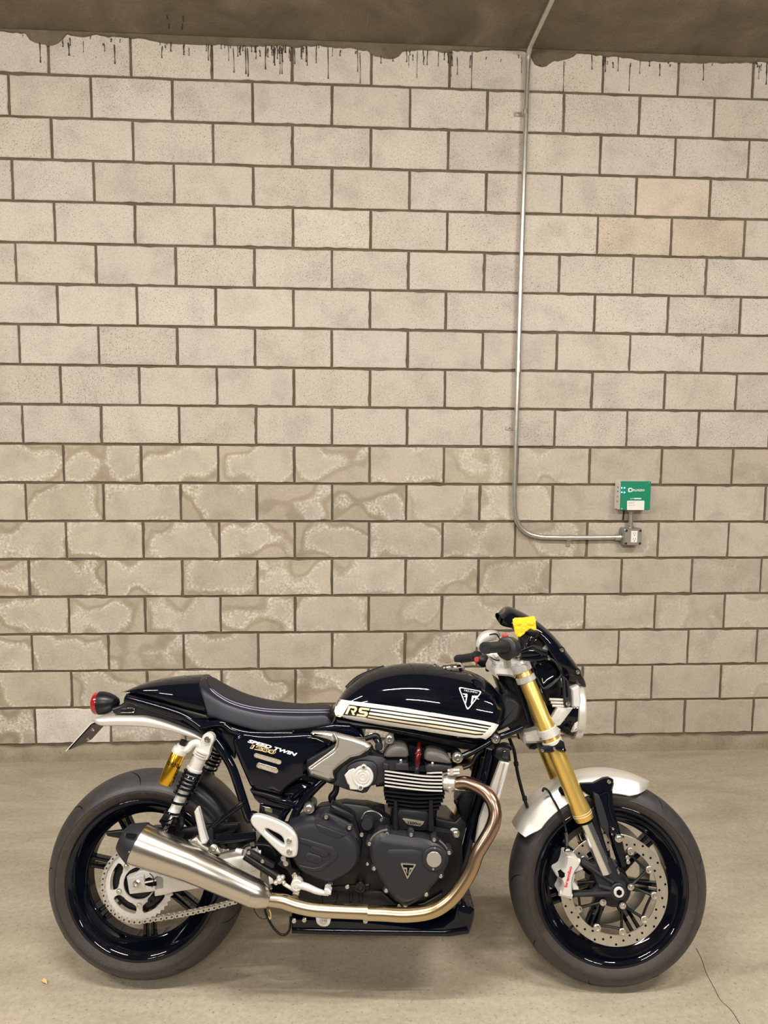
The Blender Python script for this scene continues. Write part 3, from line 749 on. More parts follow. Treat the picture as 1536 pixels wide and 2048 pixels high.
plate('axle_block', q('E8', (400, 665), (615, 625), (630, 800), (430, 850)), 0.132, 0.142, 'silver_cast', sw, 0.003)
nb = pt('E8', 515, 745, 0.142)
mk('axle_washer', lathe([(0, 0.0115), (0.003, 0.0115), (0.003, 0.003)], nb, (0, -1, 0), 24), 'steel', sw)
mk('axle_nut', lathe([(0.003, 0.0098), (0.011, 0.0098), (0.013, 0.0085), (0.016, 0.0075), (0.016, 0.005), (0.004, 0.0045), (0.004, 0.001)], nb, (0, -1, 0), 6), 'steel', sw, smooth=False)
mk('adjuster_bolt', tube([pt('E8', 610, 735, 0.137), pt('E8', 790, 700, 0.137)], 0.0035, 10), 'brushed_alu', sw)
mk('axle_clip', tube([pt('E8', 690, 605, 0.14), pt('E8', 740, 660, 0.143), pt('E8', 745, 760, 0.143), pt('E8', 720, 800, 0.14)], 0.0012, 6), 'satin_black', sw)
mk('axle_clip', tube([pt('E8', 630, 715, 0.142), pt('E8', 740, 690, 0.144), pt('E8', 805, 645, 0.142)], 0.0012, 6), 'satin_black', sw)
kb = pt('E8', 748, 955, 0.118)
mk('paddock_bobbin', lathe([(-0.02, 0.012), (0.012, 0.012), (0.016, 0.0125), (0.018, 0.011), (0.018, 0.004), (0.014, 0.003)], kb, (0, -1, 0), 24), 'satin_black', sw)
mk('pivot_boss', lathe([(0.09, 0.03), (0.118, 0.030), (0.124, 0.024), (0.124, 0.008)], Vector((pt('C5', 510, 620, 0.12).x, 0, pt('C5', 510, 620, 0.12).z)), (0, -1, 0), 32), 'silver_cast', sw)
plate('pivot_plate', q('C5', (200, 555), (440, 510), (560, 480), (600, 560), (590, 700), (430, 690), (330, 640)), 0.10, 0.122, 'silver_cast', bike, 0.006, 1)

# chain guard and rear hugger
cg = plate('chain_guard', q('C2', (470, 530), (620, 512), (720, 500), (1000, 505), (1240, 470), (1460, 465), (1420, 530), (1270, 560), (1060, 590), (900, 600), (600, 580), (490, 560)), 0.095, 0.112, 'satin_black', bike, 0.004)
plate('guard_slot', q('C2', (1280, 530), (1310, 500), (1400, 490), (1380, 515), (1300, 540)), 0.111, 0.1125, 'deep_black', cg, 0.0004, 1)
plate('guard_slot', q('C2', (1040, 570), (1070, 530), (1130, 530), (1120, 560), (1070, 585)), 0.111, 0.1125, 'deep_black', cg, 0.0004, 1)
bm = bmesh.new(); rings = []
for i in range(25):
    th = math.radians(8+62*i/24); rings.append([rc+Vector((r*math.cos(th), y, r*math.sin(th))) for y, r in ((-.088, .280), (-.090, .300), (-.080, .318), (-.05, .326), (0, .328), (.05, .326), (.080, .318), (.090, .300), (.088, .280), (.086, .280), (.088, .299), (.078, .3155), (.05, .3235), (0, .3255), (-.05, .3235), (-.078, .3155), (-.088, .299), (-.086, .280))])
bridge(bm, rings); mk('hugger', bm, 'satin_black', bike, 50)

# ---- lofted bodies
def body(top, bot, wid, ltop=0.0, lbot=0.1, ns=48, n=28, zc=0.42, eu=2.3, el=3.0, cos_sp=True, slant=(0, 0)):
    """solid lofted along the machine; top / bot: side-view curves, wid: (t, half width)"""
    T = [P3(x, y, ltop) for x, y in top]; B = [P3(x, y, lbot) for x, y in bot]
    T = sorted([(p.x, p.y) for p in catmull([(p.x, p.z, 0) for p in T], 8)])
    B = sorted([(p.x, p.y) for p in catmull([(p.x, p.z, 0) for p in B], 8)])
    x0 = T[0][0] if slant[0] else min(T[0][0], B[0][0]); x1 = T[-1][0] if slant[1] else max(T[-1][0], B[-1][0]); bm = bmesh.new(); rings = []
    for i in range(ns+1):
        t = (1-math.cos(PI*i/ns))/2 if cos_sp else i/ns
        x = x0+(x1-x0)*(0.001+0.998*t)
        zt = interp([p[0] for p in T], [p[1] for p in T], x); k_ = slant[0]*max(0, 1-t*2.2)+slant[1]*max(0, 1-(1-t)*2.2); zb = zt-0.1
        for _ in range(6): zb = interp([p[0] for p in B], [p[1] for p in B], x+k_*(zt-zb))
        if zt < zb+0.002: m = (zt+zb)/2; zt, zb = m+0.001, m-0.001
        w_ = interp([a for a, _ in wid], [b for _, b in wid], t)
        zm = zb+(zt-zb)*zc; r = []
        for k in range(n):
            a = 2*PI*(k+0.5)/n; c, s = math.cos(a), math.sin(a); e = eu if s > 0 else el
            y = w_*(1 if c > 0 else -1)*abs(c)**(2/e); z = zm+((zt-zm) if s > 0 else (zm-zb))*(1 if s > 0 else -1)*abs(s)**(2/e)
            r.append((x+k_*(zt-z), -y, z))
        rings.append(r)
    bridge(bm, rings); return bm

# ---- fuel tank
tank = mk('fuel_tank', body(q('C6', (92, 440), (110, 400), (140, 352), (200, 275), (300, 195), (400, 150), (520, 118), (640, 104), (760, 104), (900, 120), (1050, 148), (1150, 180), (1230, 228), (1290, 295), (1325, 365), (1340, 430), (1345, 480)),
    q('C6', (92, 455), (105, 500), (200, 540), (400, 576), (700, 628), (1000, 685), (1160, 712), (1250, 690), (1315, 605), (1338, 540), (1345, 485)),
    [(0, .075), (.06, .098), (.2, .122), (.4, .142), (.6, .152), (.8, .151), (.92, .138), (.97, .114), (1, .07)], 0.02, 0.125, zc=0.36, eu=2.25, el=3.4, n=40), 'gloss_black', bike, 60)
bt = bvh_of(tank); tm = lambda off: (lambda x, y: onto(x, y, bt, off, 0.13))
band = q('E1', (128, 60), (320, 92), (600, 125), (900, 165), (1200, 207), (1536, 268)) + q('E2', (200, 578), (500, 630), (800, 675), (1000, 710), (1130, 738), (1212, 765), (1150, 860), (1090, 930), (1010, 990), (930, 965), (850, 970), (600, 945), (300, 900), (0, 855)) + q('E1', (1300, 530), (1000, 490), (700, 445), (400, 395), (200, 350), (110, 330), (80, 302), (64, 252), (80, 185))
mk('tank_stripe', decal([band], tm(0.0016), L=3.5), 'white_decal', tank)
rsb = q('E1', (295, 145), (630, 195), (575, 350), (195, 308))
bl = [rsb]
def strip(a, b, c, d): return a+b+c+d
E1, E2 = lambda *p: q('E1', *p), lambda *p: q('E2', *p)
bl.append(E1((600, 190), (900, 228), (1200, 275), (1536, 322)) + E2((300, 650), (600, 695), (850, 735), (1000, 762), (1100, 782), (1080, 798), (950, 778), (700, 738), (400, 690), (100, 640)) + E1((1536, 336), (1200, 292), (900, 246), (620, 212)))
bl.append(E1((600, 240), (900, 285), (1200, 330), (1536, 372)) + E2((300, 700), (600, 745), (850, 785), (1060, 822), (1040, 838), (850, 806), (600, 764), (300, 718), (100, 688)) + E1((1536, 392), (1200, 348), (900, 302), (600, 262)))
bl.append(E1((580, 295), (900, 343), (1200, 388), (1536, 432)) + E2((300, 760), (600, 806), (850, 845), (1020, 868), (1000, 886), (850, 866), (600, 828), (300, 782), (100, 752)) + E1((1536, 456), (1200, 408), (900, 362), (580, 316)))
bl.append(E1((560, 340), (900, 396), (1200, 440), (1536, 488)) + E2((300, 822), (600, 868), (850, 904), (980, 902), (955, 924), (850, 924), (600, 888), (300, 840), (100, 808)) + E1((1536, 504), (1200, 460), (900, 414), (560, 358)))
mk('stripe_lines', decal(bl, tm(0.0022), L=3.5), 'black_decal', tank)
mk('stripe_line_gold', decal([E1((590, 318), (900, 366), (1200, 412), (1536, 458)) + E2((300, 784), (600, 830), (850, 868), (990, 888), (970, 900), (850, 902), (600, 866), (300, 820), (100, 788)) + E1((1536, 486), (1200, 438), (900, 394), (578, 342))], tm(0.0025), L=3.5), 'cream_decal', tank)
# the letters R and S of the stripe
R1 = [E1((232, 292), (290, 165), (330, 170), (268, 298))]
R2 = [E1((290, 165), (390, 178), (412, 190), (418, 215), (405, 245), (385, 268), (350, 268), (365, 245), (378, 220), (372, 208), (300, 198))]
R3 = [E1((318, 232), (352, 236), (385, 308), (345, 306))]
S1 = [E1((475, 190), (612, 208), (600, 238), (492, 224), (486, 232), (490, 245), (560, 255), (584, 272), (578, 302), (560, 328), (530, 337), (405, 320), (416, 290), (516, 304), (530, 297), (532, 288), (460, 276), (440, 260), (441, 228), (452, 202))]
mk('tank_lettering', decal(R1+R2+R3+S1, tm(0.0038), L=2.5), 'cream_decal', tank)
# triangular badge
def tri(pts, r):
    P = [Vector(p) for p in pts]; out = []
    for i in range(3):
        a, b, c = P[i-1], P[i], P[(i+1) % 3]; d1 = (a-b).normalized(); d2 = (c-b).normalized()
        for t in (0, .25, .5, .75, 1): p = b+d1*r*(1-t)**2+d2*r*t**2; out.append((p.x, p.y))
        e0, e1 = b+d2*r, c-d2*r
        for t in range(1, 12): p = e0.lerp(e1, t/12); out.append((p.x, p.y))
    return out
def ring_decal(o, i, mapper):
    bm = bmesh.new(); n = len(o)
    A = [bm.verts.new(mapper(*p)) for p in o]; B = [bm.verts.new(mapper(*p)) for p in i]
    for k in range(n): bm.faces.new((A[k], A[(k+1) % n], B[(k+1) % n], B[k]))
    return bm
To = tri(E2((583, 178), (962, 248), (728, 552)), 7); Ti = tri(E2((608, 196), (935, 256), (732, 522)), 6)
badge = mk('badge_outline', ring_decal(To, Ti, tm(0.0024)), 'white_paint', tank)
mk('badge_lettering', text('TRIUMPH', q1('E2', 668, 248), q1('E2', 876, 284), 3.6, tm(0.0024), 0.0), 'white_paint', tank)
mk('badge_flag', decal([E2((650, 282), (728, 288), (728, 330), (708, 436), (692, 430), (706, 340), (668, 336), (704, 312), (662, 298)), E2((800, 316), (905, 318), (868, 346), (850, 362), (832, 345), (826, 352), (800, 442), (780, 440)), E2((800, 300), (802, 316), (780, 440), (778, 436))][:2], tm(0.0024)), 'white_paint', tank)
# filler cap
fcap = pt('C6', 945, 118, 0.0); nrm = Vector((-0.10, 0, 1)).normalized()
mk('filler_cap', lathe([(-0.012, 0.046), (-0.004, 0.047), (-0.002, 0.044), (0.002, 0.043), (0.006, 0.040), (0.009, 0.037), (0.010, 0.030), (0.0085, 0.028), (0.010, 0.018), (0.0105, 0.002)], fcap+Vector((0, 0, -0.001)), nrm, 40), 'chrome', tank)
mk('cap_hinge', tube([fcap+Vector((-0.046, -0.012, 0.004)), fcap+Vector((-0.046, 0.012, 0.004))], 0.005, 10), 'chrome', tank)
mk('cap_lock', tube([fcap+Vector((0.044, -0.008, -0.004)), fcap+Vector((0.044, 0.008, -0.004))], 0.006, 10), 'steel', tank)
mk('tank_edge_trim', tube([pt('C6', 195, 285, 0.0)+Vector((0, 0, .002)), pt('C6', 290, 205, 0)+Vector((0, 0, .003)), pt('C6', 470, 132, 0)+Vector((0, 0, .002))], 0.008, 10), 'satin_black', tank)
# under-tank frame rail and fittings
fr_ = plate('under_tank_rail', q('C6', (110, 500), (400, 545), (800, 612), (1120, 668), (1200, 680), (1190, 735), (1060, 735), (900, 700), (650, 640), (420, 590), (250, 575), (110, 560)), -0.07, 0.075, 'satin_black', bike, 0.01)
plate('heat_shield', q('C6', (540, 640), (760, 640), (1000, 690), (1000, 760), (780, 740), (700, 690), (560, 690)), -0.05, 0.06, 'deep_black', bike, 0.006)
mk('tank_front_fairing', stack(q('D1', (610, 965), (700, 975), (790, 1040), (785, 1110), (740, 1230), (560, 1325), (480, 1330), (560, 1240), (600, 1130)), [(-0.12, .012), (-0.11, 0), (0.088, 0), (0.100, 0.006), (.104, .011)], 0.10, 1), 'matte_black', bike)

# ---- seat
seat = mk('seat', body(q('C3', (36, 170), (90, 182), (160, 228), (260, 288), (380, 345), (520, 392), (680, 428), (850, 452), (1050, 468), (1250, 474), (1310, 480), (1345, 510), (1368, 570), (1375, 610)),
    q('C3', (150, 628), (250, 655), (400, 700), (600, 752), (750, 758), (1000, 742), (1250, 712), (1350, 680), (1375, 630)),
    [(0, .085), (.05, .108), (.2, .122), (.5, .122), (.8, .108), (.95, .092), (1, .075)], -0.02, 0.118, n=44, zc=0.45, eu=4.2, el=5.0, slant=(0.36, 0)), ['vinyl', 'vinyl_top'], bike, 70)
for p_ in seat.data.polygons:
    if len(p_.vertices) == 4 and math.sin(2*PI*((p_.index % 44)+1)/44) > 0.36: p_.material_index = 1
bs = bvh_of(seat); sm_ = lambda x, y: onto(x, y, bs, 0.0004, 0.12)
for off in (0, 22):
    P = [sm_(p.x, p.y) for p in catmull([(x, y, 0) for x, y in q('C3', (64, 190+off*.2), (80+off*.3, 235), (110+off*.2, 285+off), (200, 355+off), (300, 412+off), (420, 455+off), (560, 486+off), (720, 505+off), (900, 512+off), (1100, 514+off), (1325, 512+off))], 10)]
    mk('seat_stitching', tube(P, 0.0011, 6, 1, sm=False), 'stitch', seat)
P = [sm_(p.x, p.y) for p in catmull([(x, y, 0) for x, y in q('C3', (70, 200), (112, 296), (200, 366), (300, 423), (420, 466), (560, 497), (720, 516), (900, 523), (1100, 525), (1328, 523))], 10)]
mk('seat_piping', tube(P, 0.0028, 8, sm=False), 'vinyl_top', seat)

# ---- tail
plate('seat_base', q('C3', (110, 610), (400, 690), (700, 745), (1380, 650), (1536, 660), (1630, 735), (1680, 800), (1536, 792), (1300, 780), (1100, 800), (400, 820), (330, 880), (200, 800), (60, 660)), -.085, .092, 'gloss_black', bike, .006)
plate('cowl_base', q('C1', (622, 325), (900, 385), (1310, 500), (1300, 570), (1050, 505), (800, 425), (640, 375)), -.06, .066, 'satin_black', bike, .006)
tail = mk('tail_cowl', body(q('C1', (618, 312), (660, 288), (780, 236), (950, 200), (1100, 186), (1180, 181), (1206, 181)),
    q('C1', (618, 322), (700, 338), (850, 378), (1000, 425), (1150, 470), (1260, 500), (1310, 494)),
    [(0, .035), (.1, .062), (.35, .088), (.7, .104), (1, .108)], 0.0, 0.095, zc=0.30, eu=2.5, el=3.0, n=36, slant=(0, 0.36)), 'gloss_black', bike, 60)
und = mk('tail_tray', stack(q('C1', (540, 472), (600, 410), (640, 385), (720, 400), (850, 440), (1000, 500), (1130, 570), (1180, 610), (1080, 575), (900, 505), (760, 478), (640, 476)), [(-0.06, .004), (-0.055, 0), (0.055, 0), (0.06, 0.004)], 0.06), 'case_grey', bike)
plate('indicator_blank', q('C1', (585, 440), (600, 420), (680, 418), (693, 435), (680, 460), (590, 462)), 0.058, 0.066, 'satin_black', und, 0.003, 1)
mk('blank_edge', tube([pt('C1', 640, 424, 0.0665), pt('C1', 680, 424, 0.0665), pt('C1', 690, 440, 0.0665), pt('C1', 676, 456, 0.0665), pt('C1', 590, 458, 0.0665)], 0.001, 6), 'steel', und)
def fr_tube(name, pts, lat, r, m='gloss_black', parent=None, mirror=True):
    P = [P3(x, y, lat if not isinstance(lat, (list, tuple)) else lat[i]) for i, (x, y) in enumerate(pts)]
    o = mk(name, tube(P, r, 14, 8), m, parent or bike)
    if mirror: mk(name, tube([Vector((p.x, -p.y, p.z)) for p in P], r, 12, 8), m, parent or bike)
    return o
fr_tube('subframe_rail', q('C1', (625, 352), (800, 400), (1000, 462), (1090, 505), (1170, 560), (1230, 620)), 0.088, 0.0115)
fr_tube('subframe_lower_rail', q('C1', (690, 388), (850, 440), (1040, 500)), 0.082, 0.007)
fr_tube('frame_upright', q('C1', (1240, 620), (1300, 690), (1400, 850), (1470, 1050), (1530, 1230)) + q('C5', (545, 215), (590, 330)), 0.115, 0.0135)
fr_tube('frame_rail', q('C1', (1180, 560), (1330, 540)) + q('C4', (120, 190), (300, 230), (700, 235)), 0.105, 0.013)
plate('frame_gusset', q('C1', (1100, 500), (1290, 520), (1536, 600), (1500, 720), (1440, 680), (1420, 800), (1300, 680), (1230, 610)), 0.06, 0.10, 'gloss_black', bike, 0.005)
rf = mk('rear_mudguard', body(q('C1', (352, 520), (420, 494), (560, 481), (700, 478), (780, 482), (900, 516), (1020, 560), (1120, 600), (1195, 642)),
    q('C1', (352, 526), (400, 548), (450, 564), (600, 562), (800, 574), (950, 598), (1100, 642), (1195, 662)),
    [(0, .05), (.06, .068), (.3, .076), (1, .078)], 0.072, 0.076, zc=0.30, eu=4.5, el=5.0), 'silver_paint', bike, 60)
# tail light
A, B = pt('C1', 612, 380, 0.0), pt('C1', 438, 388, 0.0); d = (A-B).normalized()
tl = mk('tail_light', lathe([(-0.002, 0.0345), (0.0, 0.0365), (0.012, 0.0360), (0.030, 0.031), (0.048, 0.022), (0.060, 0.012), (0.064, 0.002)], B, d, 36), 'satin_black', bike)
mk('tail_lens', lathe([(0.0, 0.0352), (-0.008, 0.0350), (-0.015, 0.0330), (-0.020, 0.027), (-0.0225, 0.016), (-0.0235, 0.001)], B, d, 36), 'red_lens', tl)
fr_tube('tail_light_stalk', q('C1', (540, 440), (600, 420), (650, 380)), 0.02, 0.010, 'satin_black')
# number plate holder
pa, pb = pt('C1', 378, 552, .08), pt('C1', 216, 730, .08); dn = (pb-pa).normalized(); nn = Vector((dn.z, 0, -dn.x))
bm = bmesh.new(); rings = []
for y in (-0.08, 0.08):
    rings.append([(p.x, y, p.z) for p in (pa, pb, pb+nn*0.004, pa+nn*0.004)])
bridge(bm, rings); ph = mk('plate_holder', bm, 'satin_black', bike)
bm = bmesh.new(); bridge(bm, [[(p.x, y, p.z) for p in (pa-dn*0.004+nn*0.0046, pb+dn*0.010+nn*0.0046, pb+dn*0.010+nn*0.0062, pa-dn*0.004+nn*0.0062)] for y in (-0.082, 0.082)])
mk('number_plate', bm, 'white_plastic', ph)
for f_, y in ((.22, -.045), (.22, .045), (.72, .0)):
    p = pa+dn*(pb-pa).length*f_; p.y = y
    mk('plate_screw', lathe([(0, 0.006), (.003, .006), (.004, .0035), (.010, .003), (.011, .001)], p, -nn, 10), 'chain_steel', ph)

# ---- shocks
def shock(side):
    L = 0.150; s = side
    def pp(c, x, y, lat=L): p = pt(c, x, y, lat); return Vector((p.x, p.y*s, p.z))
    top, bot = pp('E6', 1010, 268), pp('E6', 330, 1700); ax = (bot-top).normalized(); Ln = (bot-top).length
    sh = mk('shock_absorber', lathe([(0.052, 0.012), (0.054, 0.0205), (0.092, 0.0205), (0.094, 0.024), (0.100, 0.024), (0.101, 0.0165), (0.150, 0.0160), (0.225, 0.0160), (0.228, 0.0175), (0.236, 0.0175), (0.238, 0.007)], top, ax, 28), 'silver_cast', bike)
    mk('damper_rod', tube([top+ax*0.235, top+ax*Ln], 0.0068, 14), 'chrome', sh)
    # top eye
    mk('top_eye', lathe([(-0.014, 0.0165), (-0.012, 0.018), (0.012, 0.018), (0.014, 0.0165)], top, (0, -1, 0), 28), 'silver_cast', sh)
    bm = bmesh.new(); side_v = Vector((ax.z, 0, -ax.x)); rings = []
    for t, w_ in ((0.0, 0.0165), (0.02, 0.0175), (0.035, 0.022), (0.055, 0.0225)):
        c_ = top+ax*t; rings.append([c_+side_v*w_*a+Vector((0, b*0.0135, 0)) for a, b in ((-1, -1), (1, -1), (1, 1), (-1, 1))])
    bridge(bm, rings); mk('top_clevis', bm, 'silver_cast', sh)
    bolt(top+Vector((0, -0.014*s, 0)), 0.0095, sh)
    for t, r in ((0.040, 0.0238), (0.047, 0.0242), (0.054, 0.0238)): mk('adjuster_ring', lathe([(t-0.002, r-0.003), (t-0.0022, r), (t+0.0022, r), (t+0.002, r-0.003)], top, ax, 28), 'silver_cast', sh)
    # spring with a tight upper part
    u = (Vector((0, 1, 0))-ax*ax.y).normalized(); v = ax.cross(u); P = []
    turns = [0.100, 0.112, 0.123, 0.135, 0.147, 0.160, 0.182, 0.212, 0.246, 0.276, 0.305, 0.318]
    m = 16
    for i in range((len(turns)-1)*m+1):
        k = i/m; j = int(min(k, len(turns)-2)); d_ = turns[j]+(turns[j+1]-turns[j])*(k-j); a = 2*PI*k
        P.append(top+ax*d_+(math.cos(a)*u+math.sin(a)*v)*0.0250)
    mk('spring', tube(P, 0.0036, 8, sm=False), 'gloss_black', sh)
    mk('spring_seat', lathe([(0.316, 0.010), (0.318, 0.030), (0.328, 0.030), (0.334, 0.014), (0.36, 0.012)], top, ax, 28), 'satin_black', sh)
    # reservoir
    ra, rb_ = pp('E6', 572, 470, L+0.02), pp('E6', 372, 920, L+0.02); ra2 = (rb_-ra).normalized(); rl = (rb_-ra).length
    rv = mk('reservoir', lathe([(0.0, 0.0205), (0.001, 0.0212), (rl-0.001, 0.0212), (rl+0.001, 0.0205), (rl+0.001, 0.001)], ra, ra2, 32), 'gold_can', sh)
    mk('reservoir_cap', lathe([(-0.022, 0.008), (-0.021, 0.0145), (-0.014, 0.0148), (-0.012, 0.0200), (-0.0045, 0.0218), (0.003, 0.0218), (0.003, 0.020)], ra, ra2, 32), 'silver_cast', sh)
    mk('reservoir_knob', lathe([(-0.036, 0.004), (-0.036, 0.0105), (-0.026, 0.0110), (-0.022, 0.0095)], ra, ra2, 12), 'satin_black', sh)
    mk('reservoir_arm', tube([ra-ra2*0.006+Vector((0.010, 0, 0)), pp('E6', 690, 425, L+.015), pp('E6', 770, 350, L+.01), pp('E6', 860, 350, L+.005), top+ax*0.045], [0.012, 0.0115, 0.011, 0.012, 0.014], 14), 'silver_cast', sh)
    if s > 0:
        bv = bvh_of(rv); rmap = lambda x, y: onto(x, y, bv, 0.0004, L+.04)
        mk('reservoir_lettering', text('OHLINS', q1('E6', 400, 660), q1('E6', 560, 705), 8.5, rmap, 0.02), 'deep_black', sh)
    return sh
shock(1); shock(-1)
hug = plate('lower_shock_mount', q('E6', (330, 1400), (380, 1320), (520, 1330), (640, 1400), (640, 1560), (560, 1650), (330, 1600), (280, 1480)), 0.118, 0.134, 'satin_black', bike, 0.004, 1)

# ---- exhaust
L = 0.215
sil = mk('silencer', ring_loft([(q1('C2', 782, 470), q1('C2', 650, 752)), (q1('C2', 784, 471), q1('C2', 652, 753)), (q1('C2', 1150, 640), q1('C2', 1060, 880)), (q1('C5', 575, 762), q1('C5', 492, 985)), (q1('C5', 577, 764), q1('C5', 494, 985))], L, 40), 'brushed_steel', bike)
mk('silencer_collar', ring_loft([(q1('C5', 578, 758), q1('C5', 490, 988), L), (q1('C5', 640, 800), q1('C5', 575, 1005), L), (q1('C5', 694, 868), q1('C5', 648, 1003), L-.006), (q1('C5', 700, 880), q1('C5', 655, 1000), L-.006)], L, 36), 'brushed_steel', sil)
cap = mk('end_cap', ring_loft([(q1('C2', 786, 466), q1('C2', 652, 758)), (q1('C2', 772, 462), q1('C2', 644, 752)), (q1('C2', 660, 470), q1('C2', 590, 690)), (q1('C2', 632, 492), q1('C2', 566, 648)), (q1('C2', 628, 505), q1('C2', 572, 640)), (q1('C2', 660, 520), q1('C2', 600, 650))], L, 40), 'matte_black', sil)
bc = bvh_of(cap)
def slot(c, pts, bvh, parent, m='deep_black', rim='satin_black', off=0.0014):
    o = mk('vent_slot', decal([q(c, *pts)], lambda x, y: onto(x, y, bvh, off, L), L=1.5), m, parent)
    P = [onto(x, y, bvh, off, L) for x, y in q(c, *pts)]; mk('slot_rim', tube(P+[P[0]], 0.0012, 6, 4), rim, parent)
slot('C2', ((622, 560), (625, 540), (645, 532), (690, 538), (712, 548), (700, 575), (680, 583), (640, 575)), bc, cap, rim='case_grey')
bolt(onto(*q1('C2', 653, 672), bc, 0.0002), 0.0022, cap)
hd = [(q1('G3', 250, 740), .115), (q1('G3', 440, 742), .128), (q1('G3', 620, 732), .145), (q1('G3', 800, 795), .165), (q1('G3', 950, 895), .182), (q1('G3', 1060, 1045), .196), (q1('G3', 1112, 1220), .204), (q1('G3', 1095, 1400), .210), (q1('G3', 1025, 1565), .213), (q1('G3', 905, 1765), .216), (q1('G3', 800, 1950), .217), (q1('C8', 1200, 520), .217), (q1('C8', 1100, 680), .216), (q1('C8', 990, 795), .214), (q1('C8', 850, 868), .212), (q1('C8', 650, 895), .212), (q1('C8', 450, 885), .212), (q1('C8', 290, 880), .212)]
mid = [(q1('C5', 1480, 1040), .212), (q1('C5', 1100, 1022), .212), (q1('C5', 920, 990), .212), (q1('C5', 790, 948), .211), (q1('C5', 670, 935), .209)]
hp = [P3(*p, l) for p, l in hd]; mp_ = [P3(*p, l) for p, l in mid]
mk('exhaust_header', tube(hp, 0.0193, 24, 6), 'exhaust_steel', bike, 60)
mk('exhaust_link_pipe', tube(mp_, [0.0195, .0195, .0195, .0195, .0180], 24, 6), 'exhaust_steel', bike, 60)
mk('pipe_sleeve', lathe([(-0.001, 0.0190), (-0.001, 0.0203), (0.012, 0.0203), (0.012, 0.019)], mp_[0], (1, 0, 0), 28), 'exhaust_steel', bike)
m_ = lambda P: [Vector((p.x, -p.y, p.z)) for p in P]
mk('exhaust_header', tube(m_(hp), 0.0193, 18, 5), 'exhaust_steel', bike, 60)
mk('exhaust_link_pipe', tube(m_(mp_), 0.0195, 18, 5), 'exhaust_steel', bike, 60)
sA, sB = P3(*q1('C2', 715, 611), L), P3(*q1('C5', 535, 873), L)
o = mk('silencer', tube([Vector((p.x, L, p.z)) for p in (sA, sA.lerp(sB, .5), sB, sB.lerp(mp_[-1], .8))], [0.057, 0.050, 0.040, 0.022], 28, 5), 'brushed_steel', bike)
# port clamp
cl = mk('port_clamp', tube([P3(*q1('G3', 255, 730), .118), P3(*q1('G3', 450, 735), .13)], 0.0235, 28), 'chain_steel', bike)
for y in (520, 575): mk('clamp_bolt', tube([pt('G3', 300, y, .150), pt('G3', 500, y-10, .150)], 0.0045, 10), 'chain_steel', cl)
mk('clamp_lug', tube([pt('G3', 360, 490, .148), pt('G3', 370, 600, .150)], 0.008, 10), 'chain_steel', cl)
mk('clamp_lug', tube([pt('G3', 330, 800, .145), pt('G3', 345, 880, .140)], 0.007, 10), 'chain_steel', cl)
mk('clamp_bolt', tube([pt('G3', 300, 830, .145), pt('G3', 600, 850, .14)], 0.003, 8), 'chain_steel', cl)
for x in (290, 380): mk('clamp_ridge', lathe([(-0.0015, 0.0235), (-0.0015, 0.0252), (0.0015, 0.0252), (0.0015, 0.0235)], pt('G3', x, 735, .124), (1, -0.06, 0), 24), 'chain_steel', cl)
# collector box below the engine
cb = mk('exhaust_collector_box', stack([(583, 1831), (640, 1834), (728, 1838), (800, 1846), (850, 1852), (885, 1848), (905, 1832), (912, 1806), (948, 1813), (949, 1838), (940, 1866), (900, 1873), (720, 1870), (583, 1866)], [(-0.13, .012), (-0.12, 0), (0.115, 0), (0.13, 0.006)], 0.12), 'gloss_black', bike)
plate('box_ledge', [(583, 1858), (720, 1861), (890, 1863), (935, 1856), (938, 1868), (900, 1874), (720, 1872), (583, 1868)], 0.10, 0.137, 'gloss_black', cb, 0.003)
plate('box_end', q('C8', (1105, 815), (1235, 830), (1225, 930), (1200, 1000), (1110, 960), (1090, 880)), 0.08, 0.136, 'gloss_black', cb, 0.004, 1)
bolts('C5', ((890, 1112), (977, 1105)), 0.131, 0.0068, cb, BOLT)
bolts('C5', ((1497, 1118),), 0.131, 0.0045, cb, BOLTF)
em = plate('emblem_plate', q('C5', (1070, 1080), (1200, 1085), (1202, 1120), (1185, 1160), (1150, 1172), (1110, 1165), (1078, 1140)), 0.128, 0.137, 'silver_cast', cb, 0.003, 1)
ec = pt('C5', 1140, 1112, 0.1375)
bm = bmesh.new()
for k in range(2): lathe([(0, 0.0115-0.004*k), (0.0012, 0.0112-0.004*k), (0.0012, 0.0098-0.004*k), (0, 0.0095-0.004*k)], ec, (0, -1, 0), 28, bm, loop=True)
mk('emblem_ring', bm, 'steel', em)
mk('emblem_letters', text('GG', q1('C5', 1115, 1122), q1('C5', 1165, 1124), 4.0, lambda x, y: P3(x, y, 0.1382), 0.01), 'case_grey', em)

# ---- engine
eng = mk('crankcase', stack([(575, 1678), (600, 1664), (640, 1656), (690, 1656), (735, 1656), (780, 1656), (870, 1654), (905, 1658), (925, 1680), (925, 1740), (905, 1790), (870, 1818), (800, 1826), (700, 1818), (620, 1810), (582, 1795), (572, 1730)], [(-0.15, .02), (-0.12, 0), (0.115, 0), (0.128, 0.010)], 0.12), 'satin_black', bike)
plate('crankcase_top', [(575, 1690), (578, 1664), (600, 1642), (640, 1614), (690, 1606), (735, 1612), (780, 1640), (790, 1680)], .07, .126, 'satin_black', eng, .006)
